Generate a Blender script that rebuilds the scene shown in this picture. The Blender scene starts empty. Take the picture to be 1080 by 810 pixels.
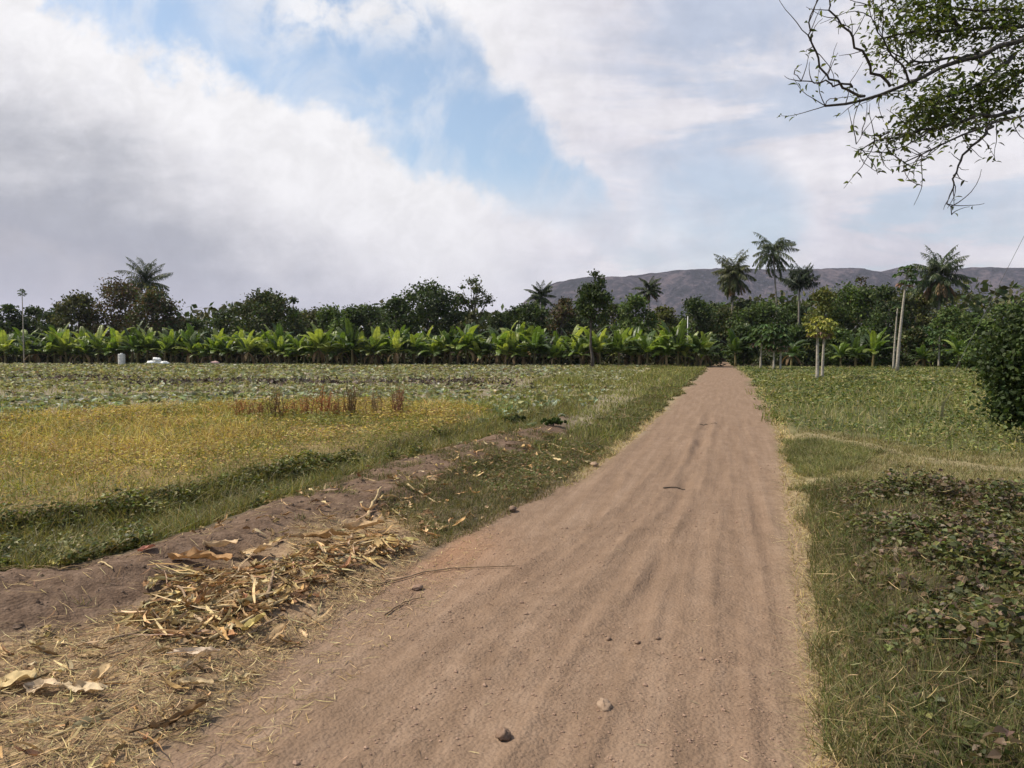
import bpy, math, random
import numpy as np

random.seed(11)
rng = np.random.default_rng(11)
sc = bpy.context.scene
COL = sc.collection

# ------------------------------------------------------------------ camera geometry
F, CX, CY, CAMH = 811.0, 540.0, 405.0, 1.6
PITCH = math.atan(39.0 / F)
cP, sP = math.cos(PITCH), math.sin(PITCH)


def ray(px, py):
    x = (px - CX) / F
    y = (CY - py) / F
    return x, cP + sP * y, -sP + cP * y


def G(px, py, z=0.0):
    x, y, zz = ray(px, py)
    t = (z - CAMH) / zz
    return (x * t, y * t)


def AT(px, py, D):
    x, y, z = ray(px, py)
    t = D / y
    return (x * t, D, CAMH + z * t)


# ------------------------------------------------------------------ noise
def _hash(ix, iy, s):
    h = (ix.astype(np.int64) * 374761393 + iy.astype(np.int64) * 668265263 + s * 1274126177) & 0xFFFFFFFF
    h = ((h ^ (h >> 13)) * 1274126177) & 0xFFFFFFFF
    h = h ^ (h >> 16)
    return (h & 0xFFFFFF) / float(0xFFFFFF)


def vnoise(x, y, s=0):
    ix = np.floor(x); iy = np.floor(y)
    fx = x - ix; fy = y - iy
    fx = fx * fx * (3 - 2 * fx); fy = fy * fy * (3 - 2 * fy)
    a = _hash(ix, iy, s); b = _hash(ix + 1, iy, s)
    c = _hash(ix, iy + 1, s); d = _hash(ix + 1, iy + 1, s)
    return (a + (b - a) * fx) * (1 - fy) + (c + (d - c) * fx) * fy - 0.5


def fbm(x, y, s=0, o=3):
    r = 0; a = 1.0
    for i in range(o):
        r = r + a * vnoise(x, y, s + 17 * i)
        x = x * 2.03 + 5.1; y = y * 2.03 + 1.7; a *= 0.5
    return r


def sstep(x, a, b):
    t = np.clip((x - a) / (b - a), 0, 1)
    return t * t * (3 - 2 * t)


# ------------------------------------------------------------------ zones of the ground (outlines on the ground, metres)
def ppoly(pts, extra=()):
    return np.array([G(*p) for p in pts] + list(extra))


RD = (math.sin(math.radians(15.5)), math.cos(math.radians(15.5)))
_l = [(757, 381), (745, 388), (722, 408), (700, 430), (670, 455), (640, 479), (600, 507), (540, 540), (500, 562), (460, 583),
      (425, 606), (370, 645), (300, 697), (225, 755), (130, 830)]
_r = [(905, 840), (893, 800), (876, 700), (860, 610), (847, 550), (837, 505), (829, 465), (820, 440), (808, 420), (795, 401), (783, 391),
      (772, 383), (768, 381)]
_g0 = G(905, 840); _g1 = G(130, 830)
ROAD = ppoly(_l, [(_g1[0] - 3 * RD[0] - 1.2, _g1[1] - 3 * RD[1]), (_g1[0] - 14 * RD[0] - 1.5, _g1[1] - 14 * RD[1]),
                  (_g0[0] - 14 * RD[0], _g0[1] - 14 * RD[1])] + [G(*p) for p in _r])
MUD = ppoly([(-260, 684), (0, 620), (60, 611), (150, 588), (220, 563), (300, 533), (380, 503), (440, 486), (520, 463), (560, 454), (600, 441),
             (596, 466), (530, 500), (480, 526), (415, 556), (335, 572), (250, 606), (180, 642), (100, 676), (0, 697), (-260, 772)])
LITTER = ppoly([(-260, 770), (0, 695), (100, 675), (180, 640), (250, 602), (330, 566), (420, 548), (470, 562), (425, 606), (370, 645),
                (300, 697), (225, 755), (130, 830), (-60, 980), (-300, 1000)])
VERGE = ppoly([(400, 545), (470, 513), (520, 490), (596, 462), (640, 440), (690, 412), (742, 384), (757, 381), (745, 388), (722, 408),
               (700, 430), (670, 455), (640, 479), (600, 507), (540, 540), (500, 562), (460, 578)])
DITCH = ppoly([(-260, 600), (0, 556), (100, 545), (180, 528), (300, 500), (400, 480), (450, 464), (540, 442), (610, 425), (610, 436),
               (560, 454), (520, 463), (440, 486), (380, 503), (300, 533), (220, 563), (150, 588), (60, 611), (0, 620), (-260, 684)])
GOLD = ppoly([(-400, 455), (0, 449), (60, 446), (120, 440), (270, 431), (340, 429), (430, 430), (500, 433), (512, 440), (470, 462), (400, 480),
              (300, 501), (180, 530), (100, 547), (0, 558), (-400, 600)])
RFIELD = ppoly([(800, 401), (782, 388), (1500, 388), (1600, 470), (1085, 485), (1000, 482), (920, 467), (850, 455), (826, 448)])
TRACK = ppoly([(815, 454), (830, 457), (870, 461), (920, 471), (980, 487), (1040, 495), (1300, 501), (1300, 509), (1040, 502), (980, 494),
               (920, 477), (870, 467), (828, 463)])
DRYB = ppoly([(846, 455), (920, 466), (1000, 481), (1085, 484), (1300, 487), (1300, 535), (1080, 524), (980, 520), (915, 518), (870, 512), (852, 505)])
RGRASS = ppoly([(829, 466), (880, 472), (930, 482), (900, 500), (876, 508), (843, 503)])
NOTCH = ppoly([(836, 504), (880, 505), (884, 510), (842, 516)])
CREEP = ppoly([(848, 520), (900, 514), (980, 518), (1080, 522), (1300, 535), (1500, 1000), (960, 1000), (893, 800), (876, 700), (860, 610)])
TRACKS = [[(330, 800), (480, 683), (600, 600), (690, 533), (738, 462), (757, 400)],
          [(430, 830), (560, 700), (650, 610), (705, 540), (738, 470), (757, 400)],
          [(560, 830), (640, 690), (690, 600), (722, 520), (748, 440), (762, 395)],
          [(690, 840), (712, 700), (724, 600), (742, 500), (760, 420), (764, 390)],
          [(790, 840), (784, 700), (778, 600), (772, 480), (768, 400)]]
TRACKS += [[(250, 830), (420, 700), (560, 610), (670, 535), (730, 462), (755, 400)],
           [(500, 830), (610, 690), (672, 600), (714, 530), (743, 455), (760, 398)],
           [(620, 840), (668, 700), (700, 600), (728, 510), (752, 430), (763, 392)],
           [(745, 840), (750, 700), (752, 600), (757, 500), (764, 410)],
           [(850, 840), (822, 700), (803, 600), (787, 480), (772, 400)],
           [(350, 720), (480, 660), (610, 560), (650, 500), (700, 440)]]
TRACKS = [np.array([G(*p) for p in t]) for t in TRACKS]


def seg_dist(P, a, b):
    ab = b - a
    t = np.clip(((P - a) @ ab) / (ab @ ab), 0, 1)
    return np.linalg.norm(P - (a + t[:, None] * ab), axis=1)


def sdist(P, poly):
    """signed distance, positive inside"""
    d = np.full(len(P), 1e9); ins = np.zeros(len(P), bool)
    n = len(poly)
    for i in range(n):
        a = poly[i]; b = poly[(i + 1) % n]
        d = np.minimum(d, seg_dist(P, a, b))
        cond = (a[1] > P[:, 1]) != (b[1] > P[:, 1])
        if abs(b[1] - a[1]) > 1e-9:
            xi = (b[0] - a[0]) * (P[:, 1] - a[1]) / (b[1] - a[1]) + a[0]
            ins ^= cond & (P[:, 0] < xi)
    return np.where(ins, d, -d)


def inside(P, poly, m=0.0):
    return sdist(P, poly) > m


def gh(x, y):
    """height of the ground"""
    x = np.atleast_1d(np.asarray(x, float)); y = np.atleast_1d(np.asarray(y, float))
    P = np.stack([x, y], 1)
    r = np.hypot(x, y)
    near = sstep(-r, -60, -25)
    z = 0.05 * fbm(x / 4, y / 4, 3) * near
    sr = sdist(P, ROAD)
    onroad = sstep(sr, -0.05, 0.25)
    w = fbm(x / 0.6, y / 0.6, 9) * 0.10
    off = sstep(-sr, 0.0, 0.5) * near
    z = z * (1 - 0.6 * onroad) + off * 0.045 + off * (0.03 * fbm(x / 0.5, y / 0.5, 5) + 0.018 * fbm(x / 0.12, y / 0.12, 6))
    z += onroad * near * (0.005 * fbm(x / 0.35, y / 0.35, 12) + 0.012 * fbm(x / 0.08, y / 0.08, 13, 2) * sstep(fbm(x / 1.1, y / 1.1, 14), -.3, .3))
    for i, t in enumerate(TRACKS):
        d = np.full(len(x), 1e9)
        for k in range(len(t) - 1):
            d = np.minimum(d, seg_dist(P, t[k], t[k + 1]))
        d = np.abs(d + 0.05 * fbm(x / 2.5, y / 2.5, 40 + i))
        wd = 0.07 + 0.03 * fbm(x, y, 50 + i)
        tf = sstep(fbm(x / 1.8, y / 1.8, 200 + i), -.5, .35) * (1 - .75 * sstep(r, 8, 22))
        z += onroad * near * (-0.012 * tf * np.exp(-(d / wd) ** 2) + 0.011 * tf * np.exp(-((d - 0.15) / 0.04) ** 2) + .004 * np.exp(-(d / .10) ** 2) * np.sin(y * 60 + 14 * d) * (fbm(x / .8, y / .8, 77) > 0))
    sm = sdist(P, MUD) + w
    z += near * 0.12 * sstep(sm, -0.2, 0.5) + near * sstep(sm, -.05, .1) * (0.05 * fbm(x / 0.35, y / 0.35, 21) + 0.025 * fbm(x / 0.09, y / 0.09, 22))
    sd = sdist(P, DITCH)
    z -= near * 0.14 * sstep(sd, 0.0, 0.5)
    z += near * 0.07 * sstep(sdist(P, GOLD) + w, 0.0, 0.35)
    sl = sdist(P, LITTER)
    z += near * 0.02 * sstep(sl, 0.0, 0.3)
    scp = sdist(P, CREEP)
    z += near * 0.10 * sstep(scp, 0.1, 0.9) * (0.7 + fbm(x / .7, y / .7, 31))
    return z


def gz(x, y):
    return float(gh(x, y)[0])


# ------------------------------------------------------------------ mesh building
class MB:
    def __init__(s):
        s.V = []; s.Q = []; s.C = []; s.M = []; s.n = 0

    def add(s, V, Q, col=None, m=0):
        V = np.asarray(V, float).reshape(-1, 3)
        s.V.append(V); s.Q.append(np.asarray(Q, np.int64) + s.n); s.n += len(V)
        if col is None:
            col = (1, 1, 1)
        c = np.asarray(col, float)
        if c.ndim == 1:
            c = np.tile(c[:3], (len(V), 1))
        s.C.append(c); s.M.append(np.full(len(Q), m, np.int32))

    def patches(s, P, col=None, m=0):
        """P (N,K,M,3): N grid patches"""
        P = np.asarray(P, float)
        N, K, M_, _ = P.shape
        k, mm = np.meshgrid(np.arange(K - 1), np.arange(M_ - 1), indexing='ij')
        a = (k * M_ + mm).ravel()
        q = np.stack([a, a + 1, a + M_ + 1, a + M_], 1)
        Q = (q[None] + (np.arange(N) * K * M_)[:, None, None]).reshape(-1, 4)
        if col is not None:
            col = np.asarray(col, float)
            if col.ndim == 2 and len(col) == N:
                col = np.repeat(col, K * M_, axis=0)
        s.add(P, Q, col, m)

    def tube(s, pts, rad, sides=8, col=None, m=0, rough=0.0):
        pts = np.asarray(pts, float); K = len(pts)
        rad = np.asarray(rad, float) * np.ones(K)
        tan = np.gradient(pts, axis=0)
        tan /= np.linalg.norm(tan, axis=1)[:, None] + 1e-9
        ref = np.array([0.13, 0.97, 0.2]) if abs(tan[0][2]) > 0.7 else np.array([0.05, 0.1, 1.0])
        u = np.cross(tan, ref); u /= np.linalg.norm(u, axis=1)[:, None] + 1e-9
        v = np.cross(tan, u)
        # end rings that close the tube
        pts = np.vstack([pts[:1], pts, pts[-1:]]); u = np.vstack([u[:1], u, u[-1:]]); v = np.vstack([v[:1], v, v[-1:]])
        rad = np.concatenate([[rad[0] * .02], rad, [rad[-1] * .02]]); K += 2
        a = np.linspace(0, 2 * np.pi, sides, endpoint=False)
        R = rad[:, None] * (1 + rough * (rng.random((K, sides)) - .5))
        P = pts[:, None] + R[..., None] * (np.cos(a)[None, :, None] * u[:, None] + np.sin(a)[None, :, None] * v[:, None])
        i, j = np.meshgrid(np.arange(K - 1), np.arange(sides), indexing='ij')
        j2 = (j + 1) % sides
        Q = np.stack([i * sides + j, i * sides + j2, (i + 1) * sides + j2, (i + 1) * sides + j], -1).reshape(-1, 4)
        s.add(P, Q, col, m)

    def build(s, name, mats, parent=None, smooth=False):
        V = np.concatenate(s.V); Q = np.concatenate(s.Q); C = np.concatenate(s.C)
        me = bpy.data.meshes.new(name)
        me.vertices.add(len(V)); me.vertices.foreach_set('co', V.astype(np.float32).ravel())
        me.loops.add(len(Q) * 4); me.loops.foreach_set('vertex_index', Q.astype(np.int32).ravel())
        me.polygons.add(len(Q))
        me.polygons.foreach_set('loop_start', np.arange(len(Q), dtype=np.int32) * 4)
        me.polygons.foreach_set('loop_total', np.full(len(Q), 4, np.int32))
        me.polygons.foreach_set('material_index', np.concatenate(s.M))
        me.polygons.foreach_set('use_smooth', np.full(len(Q), smooth, bool))
        me.update(calc_edges=True)
        ca = me.color_attributes.new('Col', 'FLOAT_COLOR', 'POINT')
        ca.data.foreach_set('color', np.concatenate([C, np.ones((len(C), 1))], 1).astype(np.float32).ravel())
        if not isinstance(mats, (list, tuple)):
            mats = [mats]
        for m in mats:
            me.materials.append(m)
        o = bpy.data.objects.new(name, me); COL.objects.link(o)
        if parent is not None:
            o.parent = parent
        return o


def tag(o, label=None, cat=None, group=None, kind=None):
    if label: o['label'] = label
    if cat: o['category'] = cat
    if group: o['group'] = group
    if kind: o['kind'] = kind
    return o


def thing(name, label, cat, loc, group=None, rz=0.0, scale=1.0):
    o = bpy.data.objects.new(name, None); COL.objects.link(o)
    o.location = loc; o.rotation_euler = (0, 0, rz); o.scale = (scale,) * 3
    o.empty_display_size = 0.3
    return tag(o, label, cat, group)


def copy_tree(o):
    r = o.copy(); COL.objects.link(r)
    for ch in o.children:
        c = ch.copy(); COL.objects.link(c); c.parent = r
    return r


# ------------------------------------------------------------------ materials
class NT:
    def __init__(s, tree):
        s.t = tree; s.n = tree.nodes; s.l = tree.links

    def node(s, ty, **kw):
        n = s.n.new(ty)
        for k, v in kw.items():
            setattr(n, k, v)
        return n

    def put(s, sock, v):
        if v is None: return
        if hasattr(v, 'links') or isinstance(v, bpy.types.NodeSocket):
            s.l.new(v, sock)
        else:
            if sock.type == 'RGBA' and len(v) == 3: v = (*v, 1)
            sock.default_value = v

    def math(s, op, a, b=None, c=None, clamp=False):
        n = s.node('ShaderNodeMath', operation=op, use_clamp=clamp)
        for i, v in enumerate((a, b, c)):
            if v is not None: s.put(n.inputs[i], v)
        return n.outputs[0]

    def ss(s, x, a, b, lo=0.0, hi=1.0):
        n = s.node('ShaderNodeMapRange', interpolation_type='SMOOTHSTEP')
        for i, v in enumerate((x, a, b, lo, hi)):
            s.put(n.inputs[i], v)
        return n.outputs[0]

    def noise(s, vec, scale, detail=4, rough=.55, dist=0.0):
        n = s.node('ShaderNodeTexNoise')
        s.put(n.inputs['Vector'], vec); n.inputs['Scale'].default_value = scale
        n.inputs['Detail'].default_value = detail; n.inputs['Roughness'].default_value = rough
        n.inputs['Distortion'].default_value = dist
        return n.outputs[0]

    def mix(s, f, a, b, blend='MIX'):
        n = s.node('ShaderNodeMix', data_type='RGBA', blend_type=blend)
        s.put(n.inputs[0], f); s.put(n.inputs[6], a); s.put(n.inputs[7], b)
        return n.outputs[2]

    def ramp(s, f, stops):
        n = s.node('ShaderNodeValToRGB')
        e = n.color_ramp.elements
        while len(e) > 1: e.remove(e[0])
        e[0].position, e[0].color = stops[0][0], (*stops[0][1], 1)
        for p, c in stops[1:]:
            k = e.new(p); k.color = (*c, 1)
        s.put(n.inputs[0], f)
        return n.outputs[0]

    def attr(s, name):
        return s.node('ShaderNodeAttribute', attribute_name=name)

    def vmul(s, vec, xyz):
        n = s.node('ShaderNodeVectorMath', operation='MULTIPLY')
        s.put(n.inputs[0], vec); n.inputs[1].default_value = xyz
        return n.outputs[0]

    def bump(s, h, strength, dist, normal=None):
        n = s.node('ShaderNodeBump')
        n.inputs['Strength'].default_value = strength; n.inputs['Distance'].default_value = dist
        s.put(n.inputs['Height'], h)
        if normal is not None: s.put(n.inputs['Normal'], normal)
        return n.outputs[0]


def new_mat(name):
    m = bpy.data.materials.new(name); m.use_nodes = True
    nt = NT(m.node_tree); nt.n.clear()
    out = nt.node('ShaderNodeOutputMaterial')
    return m, nt, out


def leaf_mat(name, trans=0.3, rough=0.55, spec=0.3, var=0.25, scale=3.0, tint=(1.3, 1.35, .6)):
    """foliage: colour from the leaf's own colour, small natural variation, light passes through"""
    m, nt, out = new_mat(name)
    a = nt.attr('Col').outputs['Color']
    geo = nt.node('ShaderNodeNewGeometry').outputs['Position']
    nz = nt.noise(geo, scale, 3)
    f = nt.ss(nz, .3, .7, 1 - var, 1 + var)
    col = nt.node('ShaderNodeVectorMath', operation='SCALE')
    nt.put(col.inputs[0], a); nt.put(col.inputs['Scale'], f)
    p = nt.node('ShaderNodeBsdfPrincipled')
    nt.put(p.inputs['Base Color'], col.outputs[0])
    p.inputs['Roughness'].default_value = rough
    p.inputs['Specular IOR Level'].default_value = spec
    tr = nt.node('ShaderNodeBsdfTranslucent')
    tc = nt.mix(1.0, col.outputs[0], tint, 'MULTIPLY')
    nt.put(tr.inputs['Color'], tc)
    mx = nt.node('ShaderNodeMixShader'); mx.inputs[0].default_value = trans
    nt.l.new(p.outputs[0], mx.inputs[1]); nt.l.new(tr.outputs[0], mx.inputs[2])
    nt.l.new(mx.outputs[0], out.inputs[0])
    return m


def solid_mat(name, c1, c2, scale=8.0, rough=.85, bump=.4, bscale=30, bdist=.02, stretch=(1, 1, 1), spec=.2):
    m, nt, out = new_mat(name)
    tc = nt.node('ShaderNodeTexCoord').outputs['Object']
    v = nt.vmul(tc, stretch)
    nz = nt.noise(v, scale, 5)
    col = nt.ramp(nz, [(.3, c1), (.7, c2)])
    p = nt.node('ShaderNodeBsdfPrincipled')
    nt.put(p.inputs['Base Color'], col)
    p.inputs['Roughness'].default_value = rough
    p.inputs['Specular IOR Level'].default_value = spec
    b = nt.bump(nt.noise(v, bscale, 4), bump, bdist)
    nt.put(p.inputs['Normal'], b)
    nt.l.new(p.outputs[0], out.inputs[0])
    return m


M_leaf = leaf_mat('tree_leaf', .22, .6, .2, .3, .8)
M_frond = leaf_mat('palm_frond', .2, .45, .35, .2, 1.5)
M_banana = leaf_mat('banana_leaf', .42, .42, .4, .2, 1.2)
M_grass = leaf_mat('grass_blade', .3, .6, .2, .25, 1.5)
M_weed = leaf_mat('weed_leaf', .25, .5, .3, .25, 2.0)
M_dry = leaf_mat('dry_leaf', .12, .8, .1, .25, 25.0, (1.1, .95, .75))
M_mud = solid_mat('mud_clod', (.085, .055, .038), (.18, .122, .085), 14, bscale=50, bdist=.01)
M_bark = solid_mat('bark_dark', (.05, .042, .035), (.12, .10, .08), 6, stretch=(1, 1, .3))
M_barkpale = solid_mat('bark_pale', (.22, .19, .15), (.44, .39, .32), 7, stretch=(1, 1, 2.0), bscale=12)
M_palmtrunk = solid_mat('palm_bark', (.14, .12, .10), (.27, .24, .2), 4, stretch=(1, 1, 4.0), bscale=6, bump=.8)
M_bstem = solid_mat('banana_stem', (.10, .065, .03), (.19, .17, .07), 5, stretch=(1, 1, .4), rough=.7)
M_twig = solid_mat('twig_bark', (.035, .028, .024), (.085, .07, .055), 40)
M_stick = solid_mat('dry_stick', (.16, .10, .06), (.34, .24, .15), 20, stretch=(1, 1, 1))
M_stalk = solid_mat('dry_stalk', (.34, .24, .12), (.52, .40, .22), 14)
M_stone = solid_mat('stone', (.13, .085, .06), (.30, .20, .14), 18, bscale=60, bdist=.01)
M_stonepale = solid_mat('stone_pale', (.22, .15, .10), (.38, .27, .19), 18, bscale=60, bdist=.01)
M_clod = solid_mat('earth_clod', (.22, .14, .10), (.36, .24, .17), 14, bscale=50, bdist=.01)
M_sack = solid_mat('sack_cloth', (.78, .78, .77), (.86, .86, .84), 6, rough=.6, bscale=14, bdist=.05)
M_drum = solid_mat('drum_plastic', (.42, .41, .38), (.70, .70, .67), 5, rough=.5, bump=.1)
M_pink = solid_mat('faded_cloth', (.42, .26, .25), (.55, .38, .36), 6, rough=.7)
M_wire = solid_mat('wire_steel', (.06, .06, .06), (.10, .10, .10), 30, rough=.5)
M_pole = solid_mat('pole_paint', (.58, .57, .54), (.72, .71, .68), 3, rough=.6, bump=.1)


# ------------------------------------------------------------------ ground sheet
def build_ground():
    # angular steps: fine to the front, coarse behind
    a_f = np.arange(-44, 44.01, 0.16)
    a_b = np.concatenate([np.arange(46, 180, 4.0)])
    ang = np.radians(np.concatenate([-a_b[::-1], a_f, a_b]))
    ys = np.concatenate([np.arange(900, 600, -2.4), np.arange(600, 420, -1.6), np.arange(420, 382, -.8)])
    rr = CAMH * F / (ys - 366.0)
    rr = np.concatenate([[0.3, 1.0, 1.7, 2.1], rr[rr > 2.3], np.geomspace(85, 9000, 40)])
    A, R = np.meshgrid(ang, rr, indexing='xy')
    x = (R * np.sin(A)).ravel(); y = (R * np.cos(A)).ravel()
    z = gh(x, y)
    # the far ground sinks below the foot of the hills
    P = np.stack([x, y], 1)
    V = np.stack([x, y, z], 1)
    nr, na = R.shape
    i, j = np.meshgrid(np.arange(nr - 1), np.arange(na), indexing='ij')
    j2 = (j + 1) % na
    Q = np.stack([i * na + j, i * na + j2, (i + 1) * na + j2, (i + 1) * na + j], -1).reshape(-1, 4)[:, ::-1]
    b = MB(); b.add(V, Q)
    # centre cap
    c = np.array([[0, 0, gz(0, 0)]]); n0 = b.n
    ring = np.arange(na)
    b.V.append(c); b.C.append(np.ones((1, 3))); b.n += 1
    tq = [[n0, ring[k + 1], ring[k], ring[k]] for k in range(0)]
    o = b.build('ground', build_ground_mat(), smooth=True)
    me = o.data
    w = 0.16 * fbm(x / 0.9, y / 0.9, 61) + 0.10 * fbm(x / 0.25, y / 0.25, 62)
    rfade = np.clip(np.hypot(x, y) / 6, 1, 6)
    w = w * rfade

    def msk(poly, soft=.12, inset=0.0):
        s = sdist(P, poly) - inset
        return sstep(s + w, -soft * rfade, soft * rfade)

    sroad = sdist(P, ROAD)
    road = sstep(sroad + w * .6, -.08 * rfade, .08 * rfade)
    mud = msk(MUD); lit = msk(LITTER, .2); ver = msk(VERGE)
    gold = msk(GOLD, .3); dit = msk(DITCH, .2); rf = msk(RFIELD, .2)
    trk = msk(TRACK, .06); dry = msk(DRYB, .2); rg = msk(RGRASS, .1); crp = msk(CREEP, .12); notch = msk(NOTCH, .05)
    left = (x < np.interp(y, [0, 66], [-1.0, 17.5])).astype(float)
    crop = left * (y > 9) * (1 - gold) * (y < 85)

    def att(name, ch):
        ca = me.color_attributes.new(name, 'FLOAT_COLOR', 'POINT')
        arr = np.zeros((len(V) + 1, 4)); 
        for k, cc in enumerate(ch): arr[:len(V), k] = cc
        ca.data.foreach_set('color', arr.astype(np.float32).ravel())
    # two-component-per-vector masks
    att('zoneA', [road, mud, lit, np.ones_like(road)])
    att('zoneB', [ver, gold, dit, np.ones_like(road)])
    att('zoneC', [rf, np.maximum(trk, notch), dry, np.ones_like(road)])
    att('zoneD', [rg, crp, crop, np.ones_like(road)])
    edge = np.exp(-((sroad + .02) / (.16)) ** 2) * (x > 0.8)
    redd = np.exp(-(((x - G(455, 578)[0]) / .5) ** 2 + ((y - G(455, 578)[1]) / .8) ** 2))
    rr_ = np.hypot(x, y)
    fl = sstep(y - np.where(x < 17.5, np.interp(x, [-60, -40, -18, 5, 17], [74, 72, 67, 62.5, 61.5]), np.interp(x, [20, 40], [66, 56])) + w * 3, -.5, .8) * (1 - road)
    soil = (y < 13) * (y > -8) * (x < 1.5) * 1.0
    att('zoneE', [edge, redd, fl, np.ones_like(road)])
    trm = np.zeros_like(x)
    for i, t in enumerate(TRACKS):
        d = np.full(len(x), 1e9)
        for k in range(len(t) - 1): d = np.minimum(d, seg_dist(P, t[k], t[k + 1]))
        d = np.abs(d + 0.05 * fbm(x / 2.5, y / 2.5, 40 + i))
        trm = np.maximum(trm, np.exp(-(d / .08) ** 2) * sstep(fbm(x / 1.8, y / 1.8, 200 + i), -.5, .35) * (1 - .6 * sstep(np.hypot(x, y), 8, 22)))
    att('zoneF', [soil, trm, np.zeros_like(edge), np.ones_like(road)])
    return tag(o, 'flat farmland ground with dirt lane, muddy bund and field soil', 'ground', kind='structure')


def build_ground_mat():
    m, nt, out = new_mat('farm_ground')
    geo = nt.node('ShaderNodeNewGeometry').outputs['Position']
    sep = {}
    for k in 'ABCDEF':
        s = nt.node('ShaderNodeSeparateColor'); nt.l.new(nt.attr('zone' + k).outputs['Color'], s.inputs[0])
        sep[k] = s.outputs
    n1 = nt.noise(geo, .8, 5); n2 = nt.noise(geo, 5, 6, .6); n3 = nt.noise(geo, 28, 5, .65); n4 = nt.noise(geo, 110, 3, .6)
    # stretched along the lane
    mp = nt.node('ShaderNodeMapping', vector_type='TEXTURE'); mp.inputs['Rotation'].default_value = (0, 0, math.radians(-15.5)); mp.inputs['Scale'].default_value = (1 / 8, 1 / .5, 1)
    nt.l.new(geo, mp.inputs[0])
    n5 = nt.noise(mp.outputs[0], 1.0, 5, .6)
    s_all = nt.math('ADD', nt.math('MULTIPLY', n2, .5), nt.math('MULTIPLY', n3, .5))

    base = nt.ramp(n2, [(.3, (.06, .065, .025)), (.7, (.14, .13, .06))])
    crop = nt.ramp(s_all, [(.36, (.11, .085, .055)), (.5, (.21, .175, .115)), (.66, (.33, .285, .19))])
    c = nt.mix(sep['D'][2], base, crop)
    c = nt.mix(sep['F'][0], c, nt.ramp(s_all, [(.35, (.08, .06, .04)), (.65, (.19, .145, .10))]))
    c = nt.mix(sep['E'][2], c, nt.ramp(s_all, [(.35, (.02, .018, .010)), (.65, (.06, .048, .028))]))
    rfl = nt.ramp(s_all, [(.35, (.05, .055, .02)), (.65, (.14, .135, .06))])
    c = nt.mix(sep['C'][0], c, rfl)
    ver = nt.ramp(s_all, [(.35, (.07, .06, .035)), (.55, (.15, .12, .075)), (.7, (.25, .19, .12))])
    c = nt.mix(sep['B'][0], c, ver)
    gold = nt.ramp(s_all, [(.35, (.12, .085, .04)), (.65, (.30, .22, .10))])
    c = nt.mix(sep['B'][1], c, gold)
    dit = nt.ramp(s_all, [(.35, (.035, .035, .016)), (.65, (.085, .085, .035))])
    c = nt.mix(sep['B'][2], c, dit)
    mud = nt.ramp(s_all, [(.36, (.068, .043, .029)), (.5, (.128, .084, .057)), (.66, (.20, .137, .096))])
    c = nt.mix(sep['A'][1], c, mud)
    lit = nt.ramp(s_all, [(.36, (.14, .09, .055)), (.5, (.25, .17, .105)), (.66, (.40, .30, .18))])
    c = nt.mix(sep['A'][2], c, lit)
    rg = nt.ramp(s_all, [(.35, (.06, .065, .03)), (.65, (.15, .14, .07))])
    c = nt.mix(sep['D'][0], c, rg)
    cr = nt.ramp(s_all, [(.35, (.03, .027, .016)), (.65, (.10, .078, .045))])  # soil colour darkened to stand in for deep shade between the creeping leaves
    c = nt.mix(sep['D'][1], c, cr)
    dr = nt.ramp(s_all, [(.35, (.14, .12, .06)), (.65, (.30, .25, .13))])
    c = nt.mix(sep['C'][2], c, dr)
    tk = nt.ramp(s_all, [(.35, (.17, .14, .07)), (.65, (.28, .23, .13))])
    c = nt.mix(sep['C'][1], c, tk)
    rmix = nt.math('ADD', nt.math('ADD', nt.math('MULTIPLY', n5, .4), nt.math('MULTIPLY', n2, .25)), nt.math('ADD', nt.math('MULTIPLY', n3, .2), nt.math('MULTIPLY', n4, .15)))
    road = nt.ramp(rmix, [(.36, (.165, .108, .071)), (.5, (.215, .145, .098)), (.63, (.272, .190, .133))])
    road = nt.mix(nt.math('MULTIPLY', sep['E'][1], .35), road, (.42, .20, .10))
    road = nt.mix(nt.math('MULTIPLY', sep['F'][1], .4), road, nt.ramp(n3, [(.35, (.15, .098, .065)), (.65, (.20, .135, .092))]))
    c = nt.mix(sep['A'][0], c, road)
    ef = nt.math('MULTIPLY', sep['E'][0], nt.ss(n3, .38, .62), clamp=True)
    c = nt.mix(nt.math('MULTIPLY', ef, .75), c, (.42, .33, .17))
    p = nt.node('ShaderNodeBsdfPrincipled')
    nt.put(p.inputs['Base Color'], c)
    p.inputs['Roughness'].default_value = .95; p.inputs['Specular IOR Level'].default_value = .1
    vor = nt.node('ShaderNodeTexVoronoi'); nt.l.new(geo, vor.inputs['Vector']); vor.inputs['Scale'].default_value = 55
    rough_f = nt.ss(nt.noise(geo, 1.7, 4, .6), .42, .60, .25, 1.0)
    hgt = nt.math('ADD', nt.math('ADD', nt.math('MULTIPLY', n3, rough_f), nt.math('MULTIPLY', n4, nt.math('MULTIPLY', rough_f, .30))),
                  nt.math('ADD', nt.math('MULTIPLY', n5, .8), nt.math('MULTIPLY', vor.outputs[0], -.35)))
    nt.put(p.inputs['Normal'], nt.bump(hgt, .7, .025))
    nt.l.new(p.outputs[0], out.inputs[0])
    return m


ground = build_ground()

# ------------------------------------------------------------------ scatter helpers


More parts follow.
